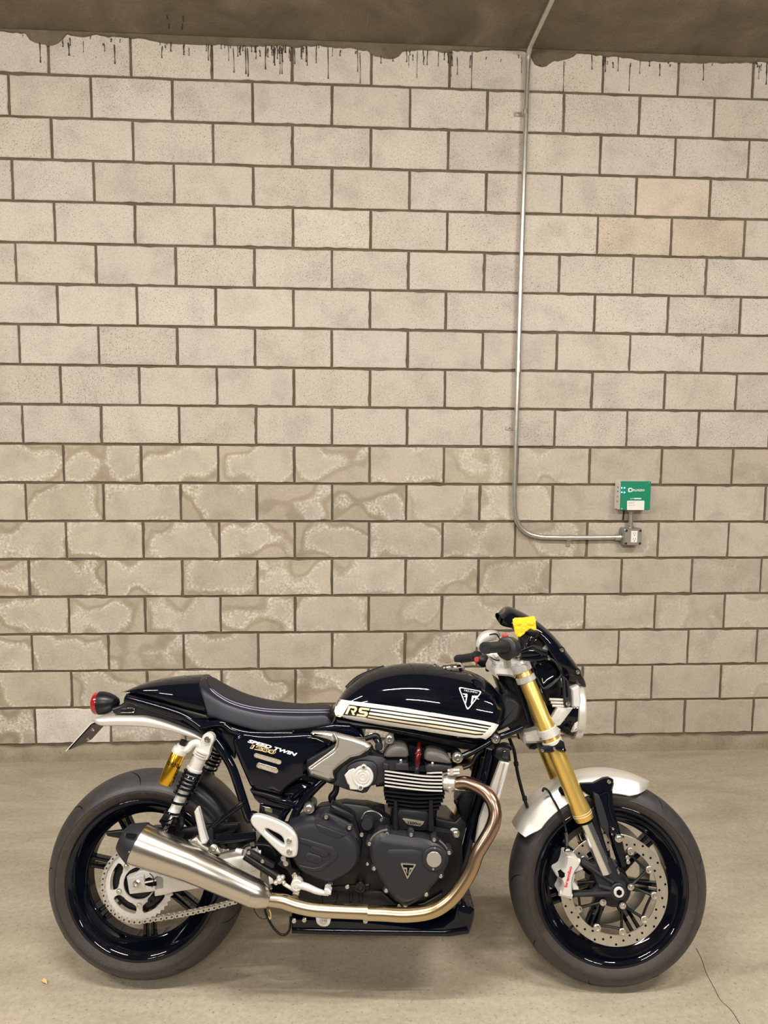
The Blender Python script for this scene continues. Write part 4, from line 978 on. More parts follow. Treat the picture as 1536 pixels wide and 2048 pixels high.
# ribbed sump
for x in (1240, 1375, 1460): mk('sump_rib', tube([pt('C5', x, 870, .140), pt('C5', x, 930, .140), pt('C5', x-5, 960, .13)], [0.0055, .0055, .003], 10), 'satin_black', eng)
plate('sump', q('C5', (1130, 830), (1536, 800), (1536, 985), (1130, 985)) , 0.06, 0.134, 'satin_black', eng, 0.006)
plate('sump_front', q('C8', (250, 690), (440, 690), (560, 800), (640, 830), (800, 790), (960, 700), (960, 760), (800, 850), (400, 830), (250, 800)), 0.06, 0.14, 'satin_black', eng, 0.006)
# clutch cover
co_ = q('C5', (805, 325), (900, 288), (985, 262), (1100, 258), (1200, 285), (1300, 335), (1400, 415), (1450, 500), (1452, 580), (1425, 655), (1340, 735), (1200, 798), (1090, 775), (950, 705), (880, 620), (835, 500))
cc = mk('clutch_cover', stack(co_, [(0.10, 0), (0.185, 0), (0.196, 0.003), (0.204, 0.010), (0.207, 0.022)], 0.195, 1), 'case_grey', eng, 30)
plate('cover_ridge', q('C5', (930, 405), (1000, 420), (1215, 485), (1265, 545), (1250, 590), (1130, 690), (1050, 698), (930, 660), (930, 640), (1050, 665), (1110, 655), (1195, 590), (1195, 550), (1150, 520), (930, 450)), 0.200, 0.2105, 'case_grey', cc, 0.003)
def stadium(c, a, b, r, k=8):
    a, b = Vector(q1(c, *a)), Vector(q1(c, *b)); r = r/CR[c][2]; d = (b-a).normalized(); n_ = Vector((-d.y, d.x)); out = []
    for i in range(k+1): t = PI/2+PI*i/k; p = a+(d*math.cos(t)+n_*math.sin(t))*r; out.append((p.x, p.y))
    for i in range(k+1): t = -PI/2+PI*i/k; p = b+(d*math.cos(t)+n_*math.sin(t))*r; out.append((p.x, p.y))
    return out
plate('cover_slot', stadium('C5', (1060, 510), (1150, 540), 36), 0.203, 0.2098, 'case_grey', cc, 0.003)
plate('cover_slot', stadium('C5', (1015, 572), (1090, 595), 36), 0.203, 0.2098, 'case_grey', cc, 0.003)
plate('cover_panel', q('C5', (1065, 288), (1100, 292), (1335, 385), (1260, 420), (1100, 365)), 0.19, 0.2090, 'case_grey', cc, 0.004)
bolts('C5', ((1162, 230), (1360, 320), (1200, 795), (1342, 822), (1465, 380)), 0.175, 0.0062, eng)
bolts('C5', ((1515, 460), (1515, 628)), 0.15, 0.005, eng)
for x, y in ((1162, 232), (1360, 322)): mk('bolt_boss', lathe([(0.10, 0.010), (0.172, 0.010), (0.174, 0.008)], Vector((pt('C5', x, y, .174).x, 0, pt('C5', x, y, .174).z)), (0, -1, 0), 18), 'case_grey', eng)
plate('cover_flange', q('C5', (1080, 255), (1150, 190), (1200, 200), (1380, 290), (1400, 330), (1460, 460), (1400, 420), (1250, 310)), 0.12, 0.170, 'case_grey', eng, 0.006, 1)
of = pt('C5', 1452, 828, 0.150)
mk('oil_filler', lathe([(-0.03, 0.0155), (0.004, 0.0155), (0.006, 0.0135), (0.006, 0.0095), (0.001, 0.009), (0.001, 0.001)], of, (0, -1, 0), 28), 'satin_black', eng)
# alternator cover
ao = q('C8', (325, 300), (370, 225), (430, 180), (520, 200), (690, 225), (800, 235), (900, 270), (985, 330), (1025, 400), (1000, 500), (930, 600), (825, 725), (710, 815), (640, 832), (590, 812), (480, 690), (390, 530), (335, 400))
ac = mk('alternator_cover', stack(ao, [(0.10, 0), (0.178, 0), (0.188, 0.003), (0.196, 0.011), (0.200, 0.022), (0.201, 0.028)], 0.19, 1), 'case_grey', eng, 25)
mk('cover_face', stack(q('C8', (470, 345), (560, 335), (780, 340), (800, 430), (930, 540), (900, 600), (760, 740), (660, 790), (600, 740), (490, 450)), [(0.19, 0), (0.2015, 0), (0.2045, 0.010)], 0.203, 2), 'case_grey', ac, 25)
bolts('C8', ((335, 287), (487, 203), (692, 210), (888, 252), (1015, 363), (943, 560), (820, 717), (642, 813), (480, 685), (376, 497), (590, 818)), 0.186, 0.0056, ac)
for x, y in ((335, 287), (487, 203), (692, 210), (888, 252), (1015, 363), (943, 560), (820, 717), (642, 813), (480, 685), (376, 497)):
    p = pt('C8', x, y, .186); mk('bolt_boss', lathe([(-0.05, 0.0105), (-0.002, 0.0105), (0.0003, 0.009)], p, (0, -1, 0), 18), 'case_grey', ac)
mk('cover_rib', tube([pt('C8', x, y, .186) for x, y in ((345, 262), (380, 215), (440, 180), (490, 168))], 0.0035, 8), 'rocker_grey', ac)
mk('cover_rib', tube([pt('C8', x, y, .182) for x, y in ((930, 260), (975, 300), (1010, 350))], 0.003, 8), 'rocker_grey', ac)
rcp = pt('C8', 886, 415, 0.200)
rcv = mk('round_cap', lathe([(-0.02, 0.0335), (0.004, 0.0335), (0.0065, 0.032), (0.0075, 0.030), (0.0075, 0.0215), (0.006, 0.021)], rcp, (0, -1, 0), 48), 'case_grey', ac)
mk('cap_disc', lathe([(0.0, 0.0212), (0.0070, 0.0212), (0.0076, 0.0205), (0.0076, 0.001)], rcp, (0, -1, 0), 48), 'brushed_alu', rcv)
bolts('C8', ((894, 323), (880, 504)), 0.207, 0.0030, rcv)
bt3 = [q1('C8', x, y) for x, y in ((601, 456), (737, 463), (660, 592))]; bt4 = [q1('C8', x, y) for x, y in ((617, 466), (719, 471), (661, 570))]
def flat(l): return lambda x, y: P3(x, y, l)
bm = bmesh.new(); oo = tri(bt3, 2.5); ii = tri(bt4, 2)
R_ = []
for pts, l in ((oo, .203), (oo, .208), (ii, .208), (ii, .203)): R_.append([P3(x, y, l) for x, y in pts])
bridge(bm, R_, loop=True); tb = mk('cover_badge', bm, 'steel', ac, 20)
mk('badge_face', decal([ii], flat(.2055)), 'deep_black', tb)
mk('badge_flag', decal([q('C8', (630, 490), (658, 492), (658, 545), (650, 530), (648, 505), (636, 505)), q('C8', (680, 492), (706, 494), (698, 510), (684, 508), (674, 545), (668, 548))], flat(.2062)), 'steel', tb)
# case parts between the two covers, starter side
plate('inner_case', q('C7', (0, 720), (60, 700), (190, 770), (220, 840), (260, 1000), (240, 1132), (200, 1000), (0, 840)), 0.10, 0.150, 'satin_black', eng, 0.006)
plate('upper_case_rail', q('C7', (0, 690), (20, 680), (190, 760), (205, 800), (190, 830), (170, 820), (0, 745)), 0.11, 0.168, 'satin_black', eng, 0.006, 1)
st_ = pt('C7', 300, 830, .13)
mk('starter_housing', lathe([(-0.05, 0.020), (0.012, 0.020), (0.018, 0.016), (0.018, 0.002)], st_, (0, -1, 0), 28), 'case_grey', eng)
mk('starter_clip', tube([pt('C7', x, y, .15) for x, y in ((252, 800), (290, 745), (360, 740), (420, 780), (415, 820))], 0.0015, 6), 'steel', eng)
bolt(pt('C7', 415, 808, .14), .005, eng); bolt(pt('C7', 255, 920, .15), .005, eng); bolt(pt('C7', 157, 866, .165), .006, eng); bolt(pt('C7', 318, 1000, .17), .006, eng)
mk('breather_hose', tube([pt('C7', x, y, .06) for x, y in ((70, 690), (150, 665), (280, 672), (430, 712))], 0.006, 10), 'satin_black', eng)
plate('upper_case', q('C7', (80, 700), (160, 672), (300, 680), (440, 715), (450, 900), (260, 900), (200, 760)), 0.04, 0.09, 'satin_black', eng, 0.006)
# engine mounts
em_ = plate('front_mount', q('G3', (90, 1330), (300, 1380), (430, 1400), (520, 1300), (620, 1440), (600, 1600), (500, 1800), (400, 1700), (330, 1560), (100, 1480)), 0.09, 0.118, 'satin_black', bike, 0.004)
mk('mount_flange', stack(q('G3', (330, 1600), (345, 1510), (420, 1495), (500, 1520), (450, 1700), (400, 1720)), [(0.115, 0), (0.121, 0.002)], sm=1), 'silver_cast', em_)
bolt(pt('G3', 440, 1600, .121), .0085, em_, BOLTF)
# cylinders
def fin(xl, yl, xm, ym, xr, yr, c, lat, th, polished, tip=0.008):
    A, M_, B = pt(c, xl, yl, lat-.012), pt(c, xm, ym, lat), pt(c, xr, yr, lat-.004); bm = bmesh.new()
    near = catmull([A, A.lerp(M_, .5)+Vector((0, -.003, 0)), M_, B], 4)
    far = [Vector((p.x, 0.12, p.z)) for p in near]
    rings = []
    for (n_, f_) in zip(near, far):
        i = Vector((0, tip*0.4, 0))
        rings.append([n_+i+Vector((0, 0, th)), n_+Vector((0, 0, th*.55)), n_+Vector((0, 0, -th*.55)), n_+i+Vector((0, 0, -th)), f_+Vector((0, 0, -th)), f_+Vector((0, 0, th))])
    V = bridge(bm, rings)
    if polished:
        for f in bm.faces:
            if all(any((v.co-r_).length < th*1.2+tip for r_ in near) for v in f.verts): f.material_index = 1
    return mk('cooling_fin', bm, ['satin_black', 'silver_cast'], cyl, 40)
cyl = mk('cylinder_block', stack(q('C7', (455, 405), (905, 430), (900, 560), (870, 700), (850, 910), (480, 905), (500, 700), (455, 560)), [(-0.12, .01), (-0.11, 0), (0.105, 0), (0.118, 0.010)], 0.11), 'satin_black', eng)
for k in range(5): fin(225, 634+56*k, 862, 716+54*k, 1112, 720+55*k, 'E5', 0.150, 0.0026, True)
fin(870, 664, 990, 662, 1112, 660, 'E5', 0.146, 0.0026, True)
for k, (yl, ym, yr, xl, xr) in enumerate(((578, 606, 600, 432, 930), (610, 640, 632, 436, 926), (642, 672, 662, 442, 915), (672, 704, 694, 452, 900), (702, 734, 722, 466, 885))): fin(xl, yl, 720, ym, xr, yr, 'C7', 0.146, 0.0026, False)
plate('barrel_base', q('C7', (515, 750), (545, 760), (560, 720), (790, 740), (800, 760), (835, 770), (830, 900), (520, 890)), 0.09, 0.148, 'satin_black', cyl, 0.005)
for x in (530, 815): mk('barrel_post', tube([pt('C7', x, 650, .150), pt('C7', x, 800, .152), pt('C7', x, 890, .152)], [.006, .008, .010], 12), 'satin_black', cyl)
pl_ = mk('capacity_plate', stack(q('C7', (585, 800), (600, 798), (765, 822), (755, 842), (730, 862), (640, 850), (615, 836)), [(.146, 0), (.1535, 0), (.1545, .001)]), 'steel', cyl)
mk('capacity_lettering', text('1200cc', q1('C7', 628, 838), q1('C7', 735, 852), 4.4, lambda x, y: P3(x, y, .1552), .03), 'deep_black', pl_)
# head and rocker covers
head = mk('cylinder_head', stack(q('C7', (432, 310), (630, 310), (645, 420), (760, 430), (770, 350), (985, 360), (985, 415), (905, 432), (445, 412)), [(-0.12, .01), (-0.11, 0), (0.12, 0), (0.132, 0.006)], .12), 'case_grey', eng)
for o_ in (((432, 305), (445, 262), (480, 218), (540, 200), (600, 205), (632, 235), (640, 305), (560, 303)), ((762, 330), (764, 275), (790, 242), (880, 252), (950, 285), (978, 330), (982, 360), (860, 345))):
    mk('rocker_cover', stack(q('C7', *o_), [(-0.12, .008), (-0.11, 0), (0.126, 0), (0.132, 0.0015), (0.136, 0.004), (0.137, 0.0055)], .13, 1), 'rocker_grey', head, 40)
plate('head_pocket', q('C7', (525, 355), (545, 345), (632, 350), (638, 412), (525, 405)), 0.12, 0.139, 'case_grey', head, 0.003)
plate('head_pocket', q('C7', (770, 378), (800, 355), (900, 362), (985, 375), (985, 412), (780, 420)), 0.12, 0.139, 'case_grey', head, 0.003)
plate('head_pocket', q('C7', (428, 345), (470, 350), (480, 375), (470, 405), (428, 400)), 0.12, 0.139, 'case_grey', head, 0.003)
for x, y in ((573, 338), (828, 362)): mk('head_bolt', lathe([(-.004, .0052), (.006, .0052), (.008, .004)], pt('C7', x, y, .136), (0, 0, 1), 12), 'steel', head); bolt(pt('C7', x, y, .137), .0045, head)
mk('spark_plug_cap', tube([pt('C7', 722, 185, .10), pt('C7', 716, 250, .118), pt('C7', 708, 320, .124), pt('C7', 704, 375, .124)], [.0055, .0085, .0095, .0095], 16), 'red_anodised', head)
mk('plug_clip', tube([pt('C7', 690, 272, .132), pt('C7', 712, 262, .134), pt('C7', 735, 276, .132), pt('C7', 722, 284, .134)], .0016, 6), 'red_lens', head)
mk('plug_boot', tube([pt('C7', 704, 370, .122), pt('C7', 703, 400, .124), pt('C7', 700, 425, .124)], [.0095, .0105, .011], 16), 'satin_black', head)
plate('head_recess', q('C7', (632, 200), (775, 230), (770, 430), (640, 420)), -0.10, 0.10, 'deep_black', head, .004)

# ---- side panel, airbox, throttle bodies
sp = mk('side_panel', stack(q('C4', (112, 300), (135, 262), (200, 205), (330, 225), (460, 238), (700, 225), (900, 215), (1060, 290), (1085, 330), (1070, 365), (860, 495), (838, 540), (838, 590), (862, 640), (770, 665), (640, 755), (590, 835), (480, 800), (300, 770), (240, 640), (150, 430)), [(0.04, 0), (0.108, 0), (0.118, 0.003), (0.1225, 0.008), (0.1245, 0.014)], 0.118, 1), 'gloss_black', bike, 50)
bp_ = bvh_of(sp); pm = lambda off: (lambda x, y: onto(x, y, bp_, off, .126))
mk('panel_lettering', text('SPEED TWIN', q1('E3', 140, 232), q1('E3', 1085, 505), 6.3, pm(.0008), .045, .55, 1.0), 'white_paint', sp)
mk('panel_number', text('1200', q1('E3', 190, 346), q1('E3', 690, 472), 7.4, pm(.0006), .06, .40, 1.0), 'gold_print', sp)
mk('panel_number_inner', text('1200', q1('E3', 203, 340), q1('E3', 682, 461), 6.2, pm(.0010), -.005, .40, 1.08), 'deep_black', sp)
for a, b, w_ in (((310, 485), (750, 615), 45), ((370, 690), (690, 785), 45)):
    sm2 = stadium('E3', a, b, w_); sm3 = stadium('E3', a, b, w_+10)
    bm = ring_decal(sm3, sm2, pm(.0022)); mk('vent_frame', bm, 'gloss_black', sp)
    mk('vent_mesh', decal([sm2], pm(.0008), L=5), 'mesh_metal', sp)
P = [onto(x, y, bp_, .002, .126) for x, y in stadium('E3', (370, 690), (690, 785), 52)]
mk('vent_bead', tube(P[2:10], .0010, 6, 3), 'steel', sp)
plate('lower_panel', q('C4', (285, 770), (430, 805), (580, 845), (700, 880), (760, 840), (700, 955), (620, 955), (375, 900), (330, 860)), 0.04, 0.118, 'gloss_black', bike, 0.006)
plate('panel_edge', q('C4', (285, 768), (440, 800), (575, 840), (600, 880), (560, 875), (420, 830), (300, 800)), 0.10, 0.126, 'satin_black', bike, 0.003)
plate('battery_box', q('C4', (380, 905), (620, 975), (610, 1090), (560, 1080), (370, 1000)), -0.05, 0.09, 'rear_glass', bike, 0.005)
plate('box_sticker', q('C4', (430, 935), (500, 955), (500, 990), (430, 970)), 0.089, 0.0915, 'footing', bike, 0.0004)
plate('frame_cradle_plate', q('C4', (600, 800), (640, 740), (760, 690), (890, 715), (860, 760), (740, 850), (690, 880), (620, 870)), 0.05, 0.105, 'gloss_black', bike, 0.01, 1)
fr_tube('frame_diagonal', q('C4', (1005, 660), (930, 730), (830, 840), (740, 960), (690, 1080)) + q('C5', (860, 290)), 0.112, 0.0125)
mk('frame_bracket', stack(q('C4', (760, 640), (830, 620), (940, 670), (1010, 680), (990, 720), (900, 700), (800, 680)), [(.08, 0), (.118, 0), (.121, .003)]), 'gloss_black', bike)
bolt(pt('C4', 855, 942, .145), .0105, bike, BOLTF, 'frame_bolt')
mk('frame_boss', lathe([(-.06, .018), (-.002, .018), (0, .016)], pt('C4', 855, 942, .145), (0, -1, 0), 24), 'satin_black', bike)
fr_tube('rear_frame_leg', q('C4', (660, 940), (610, 1010), (580, 1090)), 0.10, 0.010)
# black backing behind the silver cover
plate('cover_backing', q('C4', (830, 480), (900, 440), (1010, 380), (1090, 330), (1120, 300), (1440, 340), (1470, 380), (1420, 440), (1280, 480), (1180, 540), (1110, 620), (1110, 690), (1040, 705), (850, 640), (825, 570)), 0.09, 0.140, 'satin_black', bike, 0.006)
tc_ = mk('throttle_cover', stack(q('C4', (1085, 220), (1280, 268), (1400, 312), (1450, 350), (1420, 390), (1340, 438), (1250, 458), (1150, 530), (1085, 590), (1080, 615), (1092, 660), (1045, 688), (870, 628), (842, 560), (855, 548), (960, 470), (1070, 395), (1115, 345), (1120, 290)), [(0.13, 0), (0.149, 0), (0.1535, 0.0035), (0.157, 0.009)], .153), 'brushed_alu', bike, 25)
mk('cover_wing', stack(q('C4', (868, 228), (885, 212), (1000, 212), (1088, 222), (1118, 290), (1085, 312), (1040, 288), (920, 256)), [(0.125, 0), (0.142, 0), (0.147, 0.003), (.150, .008)], .147), 'brushed_alu', tc_, 25)
mk('cover_facet', tube([pt('C4', 1090, 222, .1555), pt('C4', 1122, 285, .158), pt('C4', 1112, 350, .158), pt('C4', 1065, 400, .158), pt('C4', 860, 552, .156)], .0022, 8, 5), 'brushed_alu', tc_)
tbo = plate('throttle_body', q('C4', (1085, 600), (1120, 560), (1200, 500), (1300, 450), (1420, 425), (1560, 445), (1640, 500), (1640, 600), (1590, 640), (1590, 700), (1450, 735), (1410, 795), (1370, 805), (1230, 775), (1030, 705), (1095, 680)), 0.06, 0.128, 'case_grey', bike, 0.008)
plate('throttle_body_step', q('C4', (1200, 560), (1280, 500), (1380, 480), (1500, 500), (1520, 620), (1470, 740), (1330, 770), (1230, 700)), 0.12, 0.140, 'case_grey', bike, 0.006, 1)
rp = pt('C4', 1372, 638, .142)
rcap = mk('throttle_cap', lathe([(-.01, .0312), (.004, .0312), (.0065, .0292), (.007, .026), (.0055, .0247), (.0055, .0212), (.0075, .0195), (.008, .0165), (.0062, .0155), (.0062, .0125), (.0085, .0115), (.0085, .0075), (.007, .007), (.0078, .001)], rp, (0, -1, 0), 48), 'silver_cast', tbo)
mk('cap_flange', stack(q('G5', (990, 545), (1060, 465), (1130, 440), (1200, 480), (1260, 560), (1260, 775), (1075, 762), (1058, 690), (1036, 672)), [(.138, 0), (.144, 0), (.146, .002)]), 'silver_cast', tbo)
for x, y in ((1380, 550), (1350, 742)):
    mk('cap_ear', lathe([(-.006, .0085), (.004, .0085), (.005, .0075)], pt('C4', x, y, .146), (0, -1, 0), 18), 'silver_cast', tbo); bolt(pt('C4', x, y, .1505), .0048, tbo)
mk('intake_stub', tube([pt('C7', 380, 330, .10), pt('C7', 440, 330, .10)], .016, 16), 'satin_black', tbo)
mk('intake_stub', tube([pt('C7', 370, 500, .10), pt('C7', 440, 495, .10)], .014, 16), 'satin_black', tbo)
mk('intake_ring', lathe([(-.002, .016), (-.002, .0185), (.002, .0185), (.002, .016)], pt('C7', 404, 330, .10), (1, 0, 0), 24), 'steel', tbo)
bm = bmesh.new(); box(bm, (pt('C7', 384, 450, .11).x, -.118, pt('C7', 384, 515, .11).z), (pt('C7', 396, 450, .11).x, -.10, pt('C7', 384, 450, .11).z)); mk('intake_clip', bm, 'steel', tbo)
mk('drain_hose', tube([pt('C4', 1120, 720, .08), pt('C4', 1110, 780, .08), pt('C4', 1075, 840, .08), pt('C4', 1095, 910, .08)], [.009, .010, .012, .009], 12), 'satin_black', bike)
# small fittings between the tank and the engine
mk('injector_rail', tube([pt('C6', 330, 650, .10), pt('C6', 400, 625, .10), pt('C6', 430, 640, .10)], .008, 10), 'satin_black', bike)
mk('fuel_union', lathe([(-.02, .012), (.002, .012), (.006, .009), (.006, .001)], pt('C7', 395, 215, .11), (0, -1, 0), 20), 'matte_black', bike)
bolt(pt('C7', 480, 152, .115), .0095, bike, BOLTF, 'frame_bolt')
mk('wire', tube([pt('C7', x, y, .10) for x, y in ((300, 140), (340, 110), (390, 170), (430, 260))], .002, 6), 'chain_steel', bike)
mk('wire', tube([pt('C7', x, y, .105) for x, y in ((325, 200), (360, 245), (430, 260), (470, 200), (500, 165))], .0035, 6), 'satin_black', bike)
plate('coil_bracket', q('C7', (345, 160), (400, 130), (420, 190), (380, 210)), .07, .10, 'satin_black', bike, .004)

# ---- front frame
fr_tube('frame_front_brace', [q1('D1', 790, 1270), q1('D1', 700, 1312), q1('D1', 535, 1378), q1('C7', 1200, 230), q1('C7', 1080, 290), q1('C7', 1010, 310)], .098, .0095)
bolt(pt('D1', 535, 1380, .11), .0088, bike, BOLTF, 'frame_bolt'); bolt(pt('C7', 1030, 302, .112), .011, bike, BOLTF, 'frame_bolt')
for p in (pt('D1', 535, 1380, .11), pt('C7', 1030, 302, .112)): mk('frame_boss', lathe([(-.05, .017), (-.003, .017), (0, .015)], p, (0, -1, 0), 20), 'satin_black', bike)
fr_tube('frame_downtube', [q1('G3', 1040, 160), q1('G3', 960, 550), q1('G3', 850, 1000), q1('G3', 720, 1450), q1('G3', 590, 2000), q1('C8', 1080, 620), q1('C8', 1075, 830)], .085, .0145)
fr_tube('frame_downtube_inner', [q1('G3', 930, 300), q1('G3', 860, 640), q1('G3', 760, 1050), q1('G3', 650, 1500)], .06, .010, 'satin_black')
plate('headstock_gusset', q('D1', (540, 790), (640, 880), (790, 1000), (860, 1240), (760, 1300), (700, 1320), (640, 1250), (600, 950)), -.05, .055, 'satin_black', bike, .008)
mk('headstock', tube([pt('D1', 640, 730, 0), pt('D1', 840, 1350, 0)], .032, 24), 'satin_black', bike)
plate('radiator_shroud', q('G1', (330, 380), (440, 340), (610, 380), (640, 640), (560, 660), (400, 640), (300, 560)), .06, .125, 'satin_black', bike, .005)
plate('radiator_clip', q('G1', (480, 430), (580, 420), (605, 470), (570, 610), (500, 590), (450, 560)), .124, .130, 'rear_glass', bike, .002)
rad = mk('radiator', stack(q('G1', (415, 645), (600, 675)) + q('G3', (1180, 1010), (800, 1760), (740, 1760), (880, 1280), (1050, 780)), [(-.15, 0), (.118, 0)], .12), 'deep_black', bike)
mk('radiator_tank', stack(q('G1', (415, 645), (500, 655), (330, 1290)) + q('G3', (830, 1760), (775, 1760), (850, 1340), (930, 1100), (1050, 780)), [(.115, 0), (.138, 0), (.141, .003)], .135), 'silver_paint', rad)
mk('radiator_side', stack(q('G1', (500, 655), (602, 678), (400, 1430)) + q('G3', (1060, 1290), (840, 1760), (830, 1760)) + q('G1', (330, 1290)), [(.112, 0), (.128, 0), (.131, .003)], .128), 'silver_cast', rad)
mk('engine_wiring', stack(q('G3', (430, 1050), (500, 930), (620, 870), (800, 900), (760, 1200), (650, 1450), (540, 1400), (470, 1230)), [(-.04, .01), (-.03, 0), (.05, 0), (.06, .008)], .05, 1), 'satin_black', bike)
mk('horn_knob', lathe([(-.01, .006), (.01, .006), (.012, .004)], pt('G3', 440, 1050, .06), (0, -1, 0), 12), 'satin_black', bike)
hose = mk('brake_hose', tube([pt('G1', x, y, .03) for x, y in ((600, 170), (650, 290), (700, 430), (735, 640), (765, 850), (830, 1130), (900, 1380), (970, 1580))], .0052, 12, 6), 'satin_black', bike)
for x, y in ((740, 690), (915, 1400)): mk('hose_clip', lathe([(-.006, .0075), (.006, .0075)], pt('G1', x, y, .03), (pt('G1', x+20, y+120, .03)-pt('G1', x, y, .03)), 12), 'satin_black', hose)
mk('wiring_loom', tube([pt('G1', x, y, .06) for x, y in ((380, 330), (480, 290), (590, 320), (640, 400))], .006, 10), 'satin_black', bike)
mk('wiring_loom', tube([pt('G3', x, y, .08) for x, y in ((560, 480), (700, 420), (780, 280), (900, 160))], .006, 10), 'satin_black', bike)

# ---- foot controls
hg = mk('heel_guard', holed(q('C5', (512, 270), (525, 225), (570, 213), (660, 235), (780, 285), (850, 328), (903, 385), (920, 445), (915, 540), (905, 570), (860, 583), (795, 572), (735, 515), (640, 420), (540, 320)), q('C5', (636, 335), (660, 330), (700, 350), (775, 388), (800, 425), (808, 470), (795, 475), (730, 430), (650, 365)), .200, .222, 1, 96, .004), 'silver_cast', bike, 40)
bolts('C5', ((846, 432), (850, 524)), .221, .0078, hg)
fr_tube('peg_rail', q('C5', (175, 330), (300, 225), (455, 110)), .150, .0085, mirror=False)
fr_tube('peg_rail', q('C5', (170, 445), (330, 425), (560, 400)), .150, .0085, mirror=False)
fr_tube('peg_rail', q('C5', (250, 405), (420, 385), (560, 375)), .146, .006, mirror=False)
pg_b = plate('peg_bracket', q('C5', (140, 350), (175, 315), (200, 340), (200, 460), (240, 480), (240, 520), (200, 530), (165, 490), (130, 460)), .14, .165, 'satin_black', bike, .004)
bolt(pt('C5', 205, 500, .166), .0085, pg_b, BOLTF)
pg = mk('pillion_peg', stack(q('C5', (55, 155), (70, 160), (80, 200), (100, 280), (120, 360), (145, 440), (135, 462), (95, 470), (80, 420), (45, 250), (33, 190)), [(.165, .003), (.168, 0), (.188, 0), (.192, .004)]), 'silver_cast', bike, 30)
for k in range(11): bm = bmesh.new(); c_ = pt('C5', 72+5.2*k, 185+19*k, .180); box(bm, (c_.x-.004, c_.y-.010, c_.z-.0014), (c_.x+.004, c_.y+.010, c_.z+.0014)); mk('peg_tooth', bm, 'silver_cast', pg)
plate('silencer_bracket', q('C5', (-10, 445), (55, 398), (110, 470), (160, 498), (150, 548), (60, 515)), .150, .170, 'brushed_alu', bike, .003)
plate('silencer_bracket', q('C5', (165, 520), (240, 505), (265, 540), (200, 556)), .150, .170, 'brushed_alu', bike, .003)
bolt(pt('C5', 48, 440, .172), .004, bike)
mc = mk('rear_master_cylinder', tube([pt('C5', 470, 555, .165), pt('C5', 600, 640, .168), pt('C5', 760, 745, .172)], .0130, 18, sm=False), 'satin_black', bike)
plate('cylinder_mount', q('C5', (480, 520), (510, 515), (720, 640), (715, 670), (690, 670), (480, 550)), .165, .186, 'matte_black', mc, .004)
bolts('C5', ((502, 534), (620, 606)), .187, .0052, mc)
mk('cylinder_gaiter', tube([pt('C5', 690, 700, .172), pt('C5', 790, 765, .175)], [.011, .009], 16), 'case_grey', mc)
mk('brake_hose', tube([pt('C5', x, y, .15) for x, y in ((430, 520), (480, 475), (560, 465), (680, 480), (740, 560))], .0045, 10), 'satin_black', mc)
mk('hose_ferrule', tube([pt('C5', 395, 520, .155), pt('C5', 450, 530, .16)], .008, 12), 'silver_cast', mc)
mk('banjo', lathe([(-.006, .012), (.006, .012)], pt('C5', 540, 465, .15), (1, 0, .2), 14), 'chrome', mc)
for i, (x, y, r) in enumerate(((765, 770, .0105), (790, 745, .0075), (735, 790, .0075), (800, 790, .0065), (760, 745, .007))): mk('ball_joint', lathe([(-r, r*.05), (-r*.7, r*.7), (0, r), (r*.7, r*.7), (r, r*.05)], pt('C5', x, y, .19), (0, -1, 0), 16), 'chain_steel', mc)
mk('push_rod', tube([pt('C5', 800, 800, .188), pt('C5', 930, 880, .188)], .0052, 12), 'silver_cast', mc)
mk('clevis', lathe([(-.008, .0105), (.006, .0105), (.008, .008)], pt('C5', 905, 890, .186), (0, -1, 0), 8), 'chrome', mc)
plate('rod_bracket', q('C5', (665, 715), (700, 705), (715, 800), (675, 810)), .165, .180, 'silver_cast', mc, .003)
plate('rest_bracket', q('C5', (740, 640), (790, 585), (850, 590), (870, 660), (930, 690), (945, 640), (940, 760), (900, 780), (860, 740), (820, 680)), .14, .185, 'satin_black', bike, .004)
bolts('C5', ((800, 578), (820, 620), (896, 725)), .187, .0085, bike)
bl_ = mk('brake_pedal', tube([pt('C5', 912, 808, .205), pt('C5', 990, 825, .207), pt('C5', 1080, 862, .210), pt('C5', 1150, 880, .212), pt('C5', 1185, 885, .214)], [.0105, .0098, .0085, .0065, .006], 16), 'silver_cast', bike)
mk('pedal_pivot', lathe([(-.02, .0165), (.006, .0165), (.009, .014), (.009, .006), (.011, .005), (.011, .001)], pt('C5', 912, 808, .205), (0, -1, 0), 28), 'silver_cast', bl_)
mk('pedal_tip', stack(q('C5', (1145, 850), (1165, 840), (1185, 850), (1205, 875), (1200, 900), (1150, 895)), [(.195, 0), (.225, 0), (.228, .003)]), 'silver_cast', bl_)
fr_tube('brake_light_cable', q('C5', (550, 1005), (550, 1030), (590, 1085), (645, 1100), (650, 1060)), .10, .0012, 'satin_black', mirror=False)
fr_tube('sensor_cable', q('C5', (640, 1015), (650, 1060), (700, 1160), (760, 1225), (810, 1235), (850, 1190), (858, 1080)), .10, .0036, 'satin_black', mirror=False)
fr_tube('sensor_cable', q('C5', (675, 1020), (690, 1060), (685, 1100), (665, 1080)), .10, .002, 'leaf_tan', mirror=False)
plate('linkage', q('C5', (690, 870), (760, 900), (880, 930), (1080, 930), (1140, 870), (1130, 990), (900, 1000), (720, 960)), .08, .13, 'satin_black', bike, .005)
plate('gearbox_end', q('C5', (560, 460), (640, 440), (850, 470), (900, 600), (940, 780), (1100, 800), (1120, 900), (800, 920), (700, 850), (640, 700)), -.10, .115, 'deep_black', bike, .008)
